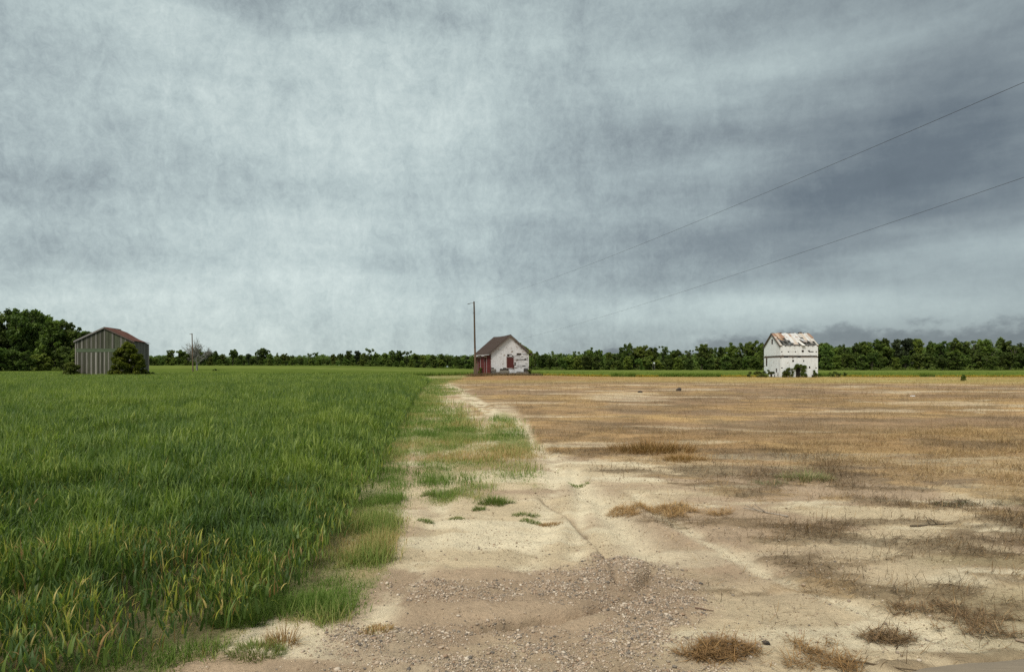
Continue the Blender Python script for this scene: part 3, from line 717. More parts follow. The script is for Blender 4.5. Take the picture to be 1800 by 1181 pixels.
def make_proto(kind, H=10.0, size=.24, per=260):
    pts, rad = crown_points(kind, H)
    V, F, C = leaf_cloud(pts, rad, per, size, PAL[kind], 1.1, .35)
    crown = np_mesh(kind + '_crown', V, F, C); crown.materials.append(M_TREE)
    t = MB(); bc = (.10, .085, .068) if kind != 'sparse' else (.17, .15, .125)
    tr = .016 * H; prev = Vector((0, 0, -.3)); axis = [prev]
    for i in range(1, 7):
        p = Vector((random.uniform(-.02, .02) * H, random.uniform(-.02, .02) * H, H * .86 * i / 6)) if i > 1 else Vector((0, 0, H * .14))
        t.tube(prev, p, tr * (1.12 - i * .15), tr * (1.12 - (i + 1) * .15 + .02), 6, bc); prev = p; axis.append(p)
    for (c, r_) in list(zip(pts, rad))[::2]:
        c = Vector(c); k = min(5, max(1, int((c.z * .75) / (H * .86) * 6))); t.tube(axis[k], c, tr * .36, tr * .10, 4, bc)
    me = bpy.data.meshes.new(kind + '_trunk'); me.from_pydata(t.V, [], t.F); a = me.attributes.new('Col', 'FLOAT_COLOR', 'POINT')
    a.data.foreach_set('color', np.array([c4(c) for c in t.C], np.float32).ravel()); me.materials.append(M_BARK)
    return crown, me, float(np.percentile(V[:, 2], 99.3))
PROTO = {k: [make_proto(k) for _ in range(m)] for k, m in (('broad', 4), ('round', 4), ('yellow', 3), ('tall', 4), ('sparse', 3), ('pine', 2))}
PNAME = {'broad': 'broadleaf_tree', 'round': 'broadleaf_tree', 'yellow': 'broadleaf_tree', 'tall': 'tall_tree', 'sparse': 'thin_tree', 'pine': 'pine_tree'}
def place_tree(kind, px, top, Y, label, group, wide=1.0, name=None):
    """a tree whose crown tops out where the photo shows it, standing at depth Y"""
    crown, trunk, H = random.choice(PROTO[kind]); X = (px - 900) / 1200 * Y; zb = z1(X, Y)
    h = (CAMH + (645 - top) / 1200 * Y) - zb; s = h / H
    e = empty(name or PNAME[kind], (X, Y, zb), random.uniform(0, 6.28), label, 'tree', group)
    e.scale = (s * wide, s * wide, s)
    for nm, me in (('trunk', trunk), ('crown', crown)):
        o = bpy.data.objects.new(nm, me); link(o, e)
    return e
KW = {'broad': 'dark broad crowned', 'round': 'mid green round crowned', 'yellow': 'yellowish green', 'tall': 'tall narrow', 'sparse': 'thin airy crowned', 'pine': 'dark blackish pine'}
ORD = ['first', 'second', 'third', 'fourth', 'fifth', 'sixth', 'seventh', 'eighth', 'ninth', 'tenth', 'eleventh', 'twelfth', 'thirteenth', 'fourteenth', 'fifteenth', 'sixteenth', 'seventeenth', 'eighteenth', 'nineteenth', 'twentieth', 'twenty-first', 'twenty-second', 'twenty-third', 'twenty-fourth', 'twenty-fifth', 'twenty-sixth', 'twenty-seventh', 'twenty-eighth']
def row(spec, Yf, where, group, wide=1.0):
    """one visible row of trees; each is counted among its own kind from the left"""
    cnt = {}
    for px, top, kind in spec:
        k = cnt.get(kind, 0); cnt[kind] = k + 1
        lab = f'{ORD[k]} {KW[kind]} tree from the left {where}'
        if kind == 'pine': lab = f'{ORD[k]} {KW[kind]} from the left {where}'
        place_tree(kind, px, top, Yf(px) + random.uniform(-4, 4), lab, group, wide * random.uniform(.9, 1.12))
# left wood behind the grey barn
row([(-95, 552, 'broad'), (-50, 546, 'round'), (-8, 550, 'sparse'), (14, 547, 'tall'), (34, 546, 'broad'), (56, 551, 'broad'), (78, 556, 'broad'), (95, 564, 'round'), (126, 569, 'broad'), (147, 580, 'tall'), (10, 585, 'round'), (50, 590, 'yellow'), (88, 590, 'round'), (118, 600, 'broad'), (66, 618, 'yellow'), (150, 606, 'round')],
    lambda px: 168, 'left of the grey barn', 'trees in the wood left of the grey barn', 1.0)
# far row across the left field
row([(268, 629, 'round'), (283, 627, 'broad'), (299, 616, 'yellow'), (318, 616, 'round'), (330, 622, 'broad'), (352, 614, 'broad'), (366, 618, 'round'), (380, 618, 'tall'), (392, 623, 'yellow'), (409, 615, 'round'), (422, 624, 'broad'), (437, 622, 'pine'), (452, 616, 'sparse'), (461, 613, 'broad'), (474, 622, 'round'), (487, 621, 'sparse'), (500, 622, 'yellow'), (514, 625, 'broad'), (530, 629, 'broad'), (545, 621, 'sparse'), (556, 620, 'tall')],
    lambda px: 372, 'beyond the left field', 'trees in the far row beyond the left field', 1.15)
row([(570, 630, 'broad'), (586, 623, 'yellow'), (600, 622, 'round'), (613, 617, 'round'), (629, 617, 'pine'), (640, 621, 'broad'), (650, 613, 'sparse'), (662, 620, 'tall'), (676, 621, 'yellow'), (690, 617, 'broad'), (702, 617, 'broad'), (716, 617, 'sparse'), (730, 622, 'round'), (745, 624, 'yellow'), (760, 624, 'round'), (776, 623, 'tall'), (790, 627, 'broad'), (805, 626, 'round'), (820, 627, 'pine'), (836, 625, 'round'), (852, 622, 'broad'), (880, 622, 'round'), (905, 622, 'tall')],
    lambda px: 345, 'left of the white house', 'trees between the left field and the white house', 1.15)
row([(940, 621, 'sparse'), (952, 619, 'sparse'), (962, 626, 'broad'), (979, 618, 'sparse'), (990, 629, 'broad'), (1011, 618, 'sparse'), (1022, 626, 'round'), (1036, 613, 'tall'), (1054, 616, 'round'), (1072, 620, 'yellow'), (1088, 622, 'broad'), (1098, 606, 'tall'), (1115, 605, 'sparse'), (1128, 609, 'yellow'), (1146, 612, 'broad'), (1166, 609, 'sparse'), (1182, 617, 'round'), (1194, 616, 'tall'), (1212, 616, 'sparse'), (1235, 606, 'broad'), (1250, 612, 'sparse'), (1268, 611, 'round'), (1284, 605, 'tall'), (1300, 605, 'sparse'), (1322, 601, 'yellow'), (1338, 605, 'tall')],
    lambda px: 262 - (px - 940) * .05, 'between house and white barn', 'trees between the white house and the white barn', 1.12)
row([(1366, 606, 'round'), (1400, 606, 'tall'), (1438, 604, 'broad'), (1452, 606, 'round'), (1468, 613, 'yellow'), (1484, 607, 'tall'), (1504, 605, 'round'), (1524, 602, 'yellow'), (1542, 599, 'round'), (1556, 597, 'tall'), (1578, 598, 'pine'), (1594, 596, 'pine'), (1614, 597, 'yellow'), (1636, 602, 'tall'), (1652, 602, 'broad'), (1675, 597, 'round'), (1692, 602, 'broad'), (1712, 600, 'sparse'), (1730, 598, 'yellow'), (1744, 595, 'sparse'), (1766, 598, 'round'), (1784, 608, 'sparse'), (1806, 606, 'tall'), (1835, 602, 'broad'), (1870, 600, 'round'), (1910, 604, 'yellow')],
    lambda px: 238, 'right of the white barn', 'trees right of the white barn', 1.12)
# lower trees at the wood's edge and the depth of the wood, told apart by nothing
def fill(x0, x1, step, top, dt, Yf, where, kinds):
    px = x0
    while px < x1:
        k = random.choice(kinds)
        place_tree(k, px, top(px) + random.uniform(-dt, dt), Yf(px) + random.uniform(-5, 5), 'low leafy tree filling the dark edge of the wood ' + where, 'low trees at the wood edge ' + where, random.uniform(1.25, 1.6))
        px += step * random.uniform(.75, 1.25)
fill(-60, 165, 22, lambda p: 616, 8, lambda p: 160, 'left of the grey barn', ['broad', 'round', 'yellow'])
fill(262, 560, 15, lambda p: 631, 3, lambda p: 362, 'beyond the left field', ['broad', 'round', 'yellow'])
fill(560, 920, 15, lambda p: 633, 3, lambda p: 336, 'left of the white house', ['broad', 'round', 'round', 'yellow'])
fill(935, 1345, 17, lambda p: 629, 5, lambda p: 250 - (p - 940) * .05, 'left of the white barn', ['broad', 'round', 'yellow', 'broad'])
fill(1350, 1900, 20, lambda p: 624, 6, lambda p: 228, 'right of the white barn', ['broad', 'round', 'yellow', 'broad'])

def build_woods():
    """the unlit depth of the woods behind the front rows"""
    P = Pile()
    for x0, x1, Y, top, n in ((-120, 160, 185, 580, 40), (258, 560, 392, 624, 80), (560, 935, 362, 622, 90), (935, 1345, 276, 620, 90), (1345, 1920, 252, 607, 120)):
        cs, rs = [], []
        for i in range(n * 6):
            px = random.uniform(x0, x1); y = Y + random.uniform(0, 18); X = (px - 900) / 1200 * y; zb = z1(X, y)
            ht = (CAMH + (645 - top) / 1200 * y) - zb; r = random.uniform(1.4, 2.4); z = zb + random.uniform(.5, max(1.0, ht - r * .8)); cs.append((X, y, z)); rs.append(r)
        V, F, C = leaf_cloud(cs, rs, 44, .42, PAL['broad']); P.add(V, [F], C)
        cs, rs = [], []
        for i in range(int(n * 3.2)):
            px = random.uniform(x0, x1); y = Y - random.uniform(20, 26); X = (px - 900) / 1200 * y; r = random.uniform(.5, 1.25); cs.append((X, y, z1(X, y) + r * .7)); rs.append(r)
        V, F, C = leaf_cloud(cs, rs, 60, .22, PAL['bush']); P.add(V, [F], C)
    o = obj('woodland', P.mesh('woodland'), M_TREE)
    tag(o, 'shaded undergrowth and mass of the wood behind the front trees', 'woodland', kind='stuff')
build_woods()

def shrub(name, kind, x, y, h, wide, label, cat='shrub', size=.12, per=1500, stem=(.08, .06, .045)):
    zb = z1(x, y); e = empty(name, (x, y, zb), 0, label, cat)
    pts, rad = crown_points(kind, h); pts = [(p[0] * wide, p[1] * wide, p[2]) for p in pts]
    V, F, C = leaf_cloud(pts, rad, per, size, PAL[kind]); obj('foliage', np_mesh('foliage', V, F, C), M_TREE, e)
    t = MB()
    for p in pts[::5]: t.tube((0, 0, -.1), p, .05, .015, 5, stem)
    t.build('stem', M_BARK, e); return e
shrub('evergreen_tree', 'cedar', -51.2, 91.0, 5.2, 1.05, 'dense rounded evergreen growing against the front of the grey barn', 'tree', .14, 1500)
shrub('shrub', 'bush', -59.9, 92.6, 2.9, .62, 'brownish green bush at the left corner of the grey barn')
shrub('shrub', 'bush', -48.9, 92.4, 1.35, 1.0, 'low green bush at the foot of the right end of the grey barn')
shrub('shrub', 'bush', 39.6, 108.6, 1.7, 2.6, 'wide tangled weedy bush at the left foot of the white barn', size=.09)
shrub('shrub', 'bush', -71.5, 165, 1.2, 1.6, 'lone low bush on the field right of the bare tree')
shrub('shrub', 'bush', 53.9, 81.5, .85, .45, 'small lone green sapling standing in the dead grass at right')
shrub('shrub', 'bush', 52.2, 109.2, 1.15, 2.4, 'low weeds at the right foot of the white barn')

def bare_tree():
    x, y = -79.6, 172.0; e = empty('bare_tree', (x, y, z1(x, y)), 0, 'leafless grey tree spreading behind the brown pole on the left field', 'tree')
    t = MB(); b = MB(); col = (.20, .195, .18)
    def grow(p, d, L, r, dep, mb):
        n = 3; 
        for i in range(n):
            d2 = (d + Vector((random.gauss(0, .10), random.gauss(0, .10), .04))).normalized(); q = p + d2 * L / n
            mb.tube(p, q, r * (1 - .2 * i / n), r * (1 - .2 * (i + 1) / n), 5 if dep < 3 else 3, col); p, d = q, d2
            if dep >= 1 and dep < 5 and random.random() < .95:
                s = (d + Vector((random.gauss(0, .8), random.gauss(0, .8), random.gauss(.1, .45)))).normalized(); grow(p, s, L * random.uniform(.5, .7), max(r * .45, .022), dep + 1, b)
        if dep < 5:
            for k in range(3 if dep == 0 else 2):
                s = (d + Vector((random.gauss(0, .55), random.gauss(0, .55), random.gauss(.06, .2)))).normalized(); grow(p, s, L * random.uniform(.72, .92), max(r * .62, .024), dep + 1, b)
    grow(Vector((0, 0, -.3)), Vector((0, 0, 1)), 2.0, .26, 0, t)
    # keep the crown to the height seen in the photo
    b.V = [(v[0], v[1], v[2]) for v in b.V]; zmax = max(v[2] for v in b.V); k = (CAMH + (645 - 592) / 1200 * y - z1(x, y)) / zmax; kx = 4.4 / max(abs(v[0]) for v in b.V)
    b.V = [(v[0] * kx, v[1] * kx, v[2] * k) for v in b.V]; t.V = [(v[0] * kx, v[1] * kx, v[2] * k) for v in t.V]; xs_ = [v[0] for v in b.V]; cx_ = (min(xs_) + max(xs_)) / 2; e.location.x -= cx_ * .7
    t.build('trunk', M_BARK, e); b.build('crown', M_BARK, e)
bare_tree()

# ------------------------------------------------------------------ boards
def cut(iv, a, b):
    out = []
    for (s, e) in iv:
        if b <= s or a >= e: out.append((s, e)); continue
        if a > s: out.append((s, a))
        if b < e: out.append((b, e))
    return out
def lap_wall(mb, span, z0, z1_, step, holes, put, tint, gapp=.0, jit=.02, seg=2.6):
    """horizontal boards; span(z)->(a,b); put(a,b,z0,z1,col) places a board"""
    z = z0
    while z < z1_ - .01:
        zt = min(z + step, z1_); a, b = span((z + zt) / 2)
        iv = [(a, b)] if b > a else []
        for (ha, hb, hz0, hz1) in holes:
            if zt > hz0 + .02 and z < hz1 - .02: iv = cut(iv, ha + random.uniform(-jit, jit), hb + random.uniform(-jit, jit))
        for (s, e) in iv:
            cuts = [s] + sorted(random.uniform(s, e) for _ in range(int((e - s) / seg))) + [e]
            for p, q in zip(cuts[:-1], cuts[1:]):
                if q - p < .04 or random.random() < gapp: continue
                put(p, q - .002, z, zt, tint((p + q) / 2, z))
        z = zt
def grey(a, b): v = random.uniform(a, b); return (v, v * random.uniform(.95, 1), v * random.uniform(.9, .98))

# ------------------------------------------------------------------ the white house with the red side
def house():
    rz = R(17.5); gx, gy = -.3, 105.0; zg = .40
    e = empty('abandoned_house', (gx, gy, zg), rz, 'small derelict house with peeling white gable and dark red side beside the tall pole', 'house')
    W, L, EV, RD, B = 3.0, 8.8, 3.57, 6.15, .16
    roofz = lambda x: EV + (RD - EV) * (1 - abs(x) / W)
    # dark boarding behind the cladding
    core = MB(); dcol = (.10, .085, .075)
    pr = [(-W + .06, .07), (W - .06, .07), (W - .06, L - .07), (-W + .06, L - .07)]
    pts = [(x, y, .12) for x, y in pr] + [(x, y, EV - .05) for x, y in pr] + [(0, .07, RD - .12), (0, L - .07, RD - .12)]
    core.poly(pts, [(0, 1, 5, 8, 4), (2, 3, 7, 9, 6), (1, 2, 6, 5), (3, 0, 4, 7), (3, 2, 1, 0), (4, 8, 9, 7), (5, 6, 9, 8)], dcol)
    core.build('inner_wall', M_DARK, e)
    win = (-.52, .59, 1.08, 2.74)
    holes = [(-.60, .70, 1.02, 2.84), (-3.1, -2.55, 0, 1.12), (-2.55, -2.2, 0, .75), (-2.55, -1.65, 0, .50), (-1.65, -.2, 0, .90), (-1.1, -.5, .8, 1.06), (1.05, 2.2, 0, .49), (2.2, 3.1, 0, .86), (-.2, 1.05, 0, .20),
             (-.5, .3, 3.10, 3.22), (1.05, 1.85, 3.12, 3.27), (.3, .55, 2.8, 3.0), (.72, .95, 1.5, 1.8), (2.35, 2.6, 2.3, 2.45), (2.0, 2.5, 1.35, 1.40), (-.45, -.1, 2.9, 3.0)]
    wl = MB()
    def tint(x, z):
        dirty = max(0.06, min(1, (x - .1) / 1.6)) * (1 if z < 4.4 else .6) * sst(float(fbm(np.array([x]), np.array([z]), .9, 3, 401)[0]), .36, .60)
        v = random.uniform(.95, 1.0) - dirty * random.uniform(.05, .75); return (v, v * .985, v * .96)
    def put(a, b, z0, z1_, c): wl.hexa([(a, -.018, z0), (b, -.018, z0), (a, .05, z0), (b, .05, z0), (a, -.006, z1_), (b, -.006, z1_), (a, .05, z1_), (b, .05, z1_)], c)
    lap_wall(wl, lambda z: (-W, W) if z < EV else (-(W - .02) * (RD - z) / (RD - EV), (W - .02) * (RD - z) / (RD - EV)), .18, RD - .12, B, holes, put, tint, seg=.7)
    wl.build('gable_wall', M_WHITE, e)
    cb = MB()
    for x0, zb in ((-W - .03, 1.15), (W - .09, .9)): cb.box(x0, x0 + .12, -.045, .06, zb, EV + .02, (.95, .93, .9))
    cb.build('corner_board', M_WHITE, e)
    # the boarded window
    wd = MB(); 
    for k in range(7):
        z0 = win[2] + (win[3] - win[2]) * k / 7; wd.box(win[0], win[1], -.012, .03, z0, z0 + (win[3] - win[2]) / 7 - .012, (.85, 1.25, 1.1))
    w = wd.build('window', M_RED, e)
    fr = MB(); fc = (.85, .8, .75)
    fr.box(win[0] - .10, win[1] + .10, -.05, .03, win[3], win[3] + .09, (.5, .45, .42)); fr.box(win[0] - .09, win[0], -.045, .03, win[2], win[3], (.6, .5, .45))
    fr.box(win[1], win[1] + .07, -.045, .03, win[2] + .5, win[3], fc); fr.box(win[0] - .12, win[1] + .10, -.07, .03, win[2] - .06, win[2], fc)
    fr.build('frame', M_WHITE, w)
    # red side with two doors
    rs = MB(); doors = [(2.6, 3.75, .15, 2.80), (6.35, 7.6, .15, 2.80)]
    def putl(a, b, z0, z1_, c): rs.hexa([(-W - .030, b, z0), (-W - .030, a, z0), (-W + .05, b, z0), (-W + .05, a, z0), (-W - .008, b, z1_), (-W - .008, a, z1_), (-W + .05, b, z1_), (-W + .05, a, z1_)], c)
    lap_wall(rs, lambda z: (0, L), .18, EV - .05, B, [(d[0] - .1, d[1] + .1, d[2], d[3] + .1) for d in doors] + [(0, .5, 0, .8), (5, 6.2, 0, .5)], putl, lambda x, z: (random.uniform(.8, 1.1),) * 3)
    rs.build('side_wall', M_RED, e)
    rw = MB()
    def putr(a, b, z0, z1_, c): rw.hexa([(W - .05, a, z0), (W - .05, b, z0), (W + .03, a, z0), (W + .03, b, z0), (W - .05, a, z1_), (W - .05, b, z1_), (W + .008, a, z1_), (W + .008, b, z1_)], c)
    lap_wall(rw, lambda z: (0, L), .3, EV - .05, B, [], putr, lambda x, z: (random.uniform(.7, 1),) * 3)
    rw.build('side_wall', M_WHITE, e)
    bw = MB()
    def putb(a, b, z0, z1_, c): bw.box(a, b, L - .05, L + .03, z0, z1_, c)
    lap_wall(bw, lambda z: (-W, W) if z < EV else (-W * (RD - z) / (RD - EV), W * (RD - z) / (RD - EV)), .3, RD - .1, B, [], putb, lambda x, z: (random.uniform(.7, 1),) * 3)
    bw.build('back_wall', M_WHITE, e)
    for (a, b, z0, zt) in doors:
        d = MB()
        for k in range(4): y0 = a + (b - a) * k / 4; d.box(-W - .01, -W + .04, y0, y0 + (b - a) / 4 - .012, z0, zt, (.75, .7, .7))
        d = d.build('door', M_RED, e)
        f = MB(); f.box(-W - .06, -W + .05, a - .07, a, z0, zt, (.62, .58, .56)); f.box(-W - .06, -W + .05, b, b + .07, z0, zt, (.32, .25, .24)); f.box(-W - .07, -W + .05, a - .1, b + .1, zt, zt + .1, (.8, .77, .74)); f.build('frame', M_WHITE, d)
        h = MB(); h.hexa([(-W - .55, a - .15, zt + .12), (-W - .03, a - .15, zt + .30), (-W - .55, b + .15, zt + .12), (-W - .03, b + .15, zt + .30), (-W - .55, a - .15, zt + .17), (-W - .03, a - .15, zt + .36), (-W - .55, b + .15, zt + .17), (-W - .03, b + .15, zt + .36)], (.75, .72, .7))
        h.build('hood', M_WHITE, d)
    # roof: two slopes, sagging a little, with fascia and verge boards
    rf = MB(); ov, og = .42, .30; N = 10
    sl = (RD - EV) / W
    for sgn in (-1, 1):
        for i in range(N):
            y0 = -og + (L + 2 * og) * i / N; y1 = -og + (L + 2 * og) * (i + 1) / N
            sag = lambda y: -.10 * math.sin(math.pi * min(1, max(0, (y + og) / (L + 2 * og))))
            M = 6
            for j in range(M):
                a, b = (W + ov) * j / M, (W + ov) * (j + 1) / M
                za = lambda x, y: RD + .10 - sl * x + sag(y) * (1 - .3 * x / W) + random.uniform(0, .0)
                P8 = [(sgn * a, y0, za(a, y0) - .1), (sgn * b, y0, za(b, y0) - .1), (sgn * a, y1, za(a, y1) - .1), (sgn * b, y1, za(b, y1) - .1), (sgn * a, y0, za(a, y0) + .012 * (j % 2)), (sgn * b, y0, za(b, y0) + .012 * (j % 2)), (sgn * a, y1, za(a, y1) + .012 * (j % 2)), (sgn * b, y1, za(b, y1) + .012 * (j % 2))]
                if sgn < 0: P8 = [P8[k] for k in (1, 0, 3, 2, 5, 4, 7, 6)]
                rf.hexa(P8, (1, 1, 1))
    rfo = rf.build('roof', M_SHING, e)
    fa = MB(); fz = RD - sl * (W + ov)
    for sgn in (-1, 1): fa.box(sgn * (W + ov) - .03, sgn * (W + ov) + .03, -og, L + og, fz - .16, fz - .02, (.55, .52, .5))
    fa.box(-W - ov + .03, -W - .03, -.1, L, fz - .10, fz - .04, (.5, .47, .45))
    fa.build('fascia', M_WHITE, rfo)
    vg = MB()
    for sgn in (-1, 1):
        a, b = (0, RD), (sgn * (W + ov), fz)
        P8 = [(a[0], -og - .03, a[1] - .22), (b[0], -og - .03, b[1] - .17), (a[0], -og + .03, a[1] - .22), (b[0], -og + .03, b[1] - .17), (a[0], -og - .03, a[1] + .03), (b[0], -og - .03, b[1] + .03), (a[0], -og + .03, a[1] + .03), (b[0], -og + .03, b[1] + .03)]
        if sgn < 0: P8 = [P8[k] for k in (1, 0, 3, 2, 5, 4, 7, 6)]
        vg.hexa(P8, (.13, .11, .10))
    vg.build('verge_board', M_WOODH, rfo)
    # foundation: grey sills, brick piers, loose boards
    fo = MB()
    for x0, x1, z0, z1_ in ((-3.02, -2.3, .62, .98), (-2.9, -1.5, .30, .52), (-1.7, -.15, .45, .72), (-1.55, -.25, .20, .42), (1.0, 2.3, .18, .42), (2.1, 3.02, .22, .45), (-3.0, 3.0, -.2, .16)):
        fo.box(x0, x1, -.02 - random.uniform(0, .06), .065, z0, z1_, tuple(v * k for v, k in zip(grey(.17, .30), (1.08, 1.0, .92))))
    fo.box(-W - .02, -W + .06, 0, L, -.2, .16, grey(.12, .2)); fo.box(W - .06, W + .02, 0, L, -.2, .3, grey(.12, .2)); fo.box(-W, W, L - .06, L + .02, -.2, .3, (.15, .14, .13))
    for x in (-2.8, -.9, 1.2, 2.8): fo.box(x - .2, x + .2, -.07, .2, -.3, .2, (.17, .12, .10))
    fo.build('foundation', M_WOODH, e)
    return e
HOUSE = house()
def hp(x, y, z=0):
    """point in the house's own frame to the world"""
    c, s = math.cos(R(17.5)), math.sin(R(17.5)); return (-.3 + x * c - y * s, 105.0 + x * s + y * c, .40 + z)

def vine(name, spots, label, per=2600, size=.085, pal='bush', loc=None):
    """leafy climber: clumps at world spots (x, y, z, r)"""
    lo = loc or spots[0][:3]; e = empty(name, (lo[0], lo[1], lo[2]), 0, label, 'vine')
    cs = [(s[0] - lo[0], s[1] - lo[1], s[2] - lo[2]) for s in spots]; rs = [s[3] for s in spots]
    V, F, C = leaf_cloud(cs, rs, per, size, PAL[pal], .85); obj('foliage', np_mesh('foliage', V, F, C), M_TREE, e)
    t = MB()
    for a, b in zip(cs[:-1], cs[1:]): t.tube(a, b, .025, .02, 4, (.09, .07, .05))
    t.build('stem', M_BARK, e)
sp = []
for k in range(12):
    f = .38 + .62 * k / 11; x = 3.35 * f; z = 6.15 - 2.58 / 3 * x + .12; sp.append((*hp(x, random.uniform(-.15, .7), z), .16 + .30 * max(0, f - .5) * 2))
vine('creeper', sp, 'green creeper growing over the right slope of the white house roof', pal='yellow')
sp = [(*hp(3.1 + random.uniform(-.2, .3), random.uniform(-.3, .5), random.uniform(.1, 1.2)), random.uniform(.15, .28)) for _ in range(10)]
vine('creeper', sp, 'small green creeper at the right lower corner of the white house')
sp = [(*hp(-3.3 + random.uniform(-.2, .1), random.uniform(4.8, 6.0), random.uniform(.1, 1.0)), random.uniform(.15, .26)) for _ in range(10)]
vine('creeper', sp, 'dark leafy growth beside the doors on the red side of the house')

def rubble():
    """heap of boards and dry brush along the foot of the house"""
    items = []
    for k in range(13):
        x = random.uniform(-3.4, 3.4); y = random.uniform(-1.5, -.3); L = random.uniform(.6, 1.6); a = random.uniform(-.5, .5)
        m = MB(); m.box(-L / 2, L / 2, -.08, .08, 0, .035, grey(.10, .26))
        p = hp(x, y, 0); o = m.build('loose_board', M_WOODH); o.location = (p[0], p[1], z1(p[0], p[1]) + random.uniform(.03, .16)); o.rotation_euler = (random.uniform(-.3, .3), random.uniform(-.35, .35), R(17.5) + a)
        tag(o, 'broken grey board lying in the rubble at the foot of the white house', 'board', 'broken boards at the foot of the white house')
    P = Pile(); n = 5200; lx = U(-4.8, 4.6, n); ly = rng.normal(-1.1, .7, n); c, s = math.cos(R(17.5)), math.sin(R(17.5))
    x = -.3 + lx * c - ly * s; y = 105 + lx * s + ly * c; col = mixc([(.05, .04, .03), (.12, .085, .06), (.21, .14, .085), (.28, .19, .11), (.09, .10, .04)], rng.random(n))
    P.add(*ribbons(x, y, gz(x, y), U(.15, .6, n), U(.02, .05, n), U(0, 6.28, n), np.abs(rng.normal(.8, .45, n)), rng.normal(.4, .4, n), 2, col))
    # taller dry stalks round the pole and the doors
    n = 1500; x = rng.normal(-5.0, .9, n); y = rng.normal(101.5, 1.3, n)
    P.add(*ribbons(x, y, gz(x, y), U(.2, .7, n), U(.02, .04, n), U(0, 6.28, n), np.abs(rng.normal(1.1, .3, n)), rng.normal(.4, .3, n), 2, mixc([(.06, .045, .03), (.16, .10, .06), (.24, .16, .09)], rng.random(n))))
    o = obj('dry_brush', P.mesh('dry_brush'), M_DEAD); tag(o, 'low tangle of dry brush along the foot of the white house', 'brush', kind='stuff')
rubble()

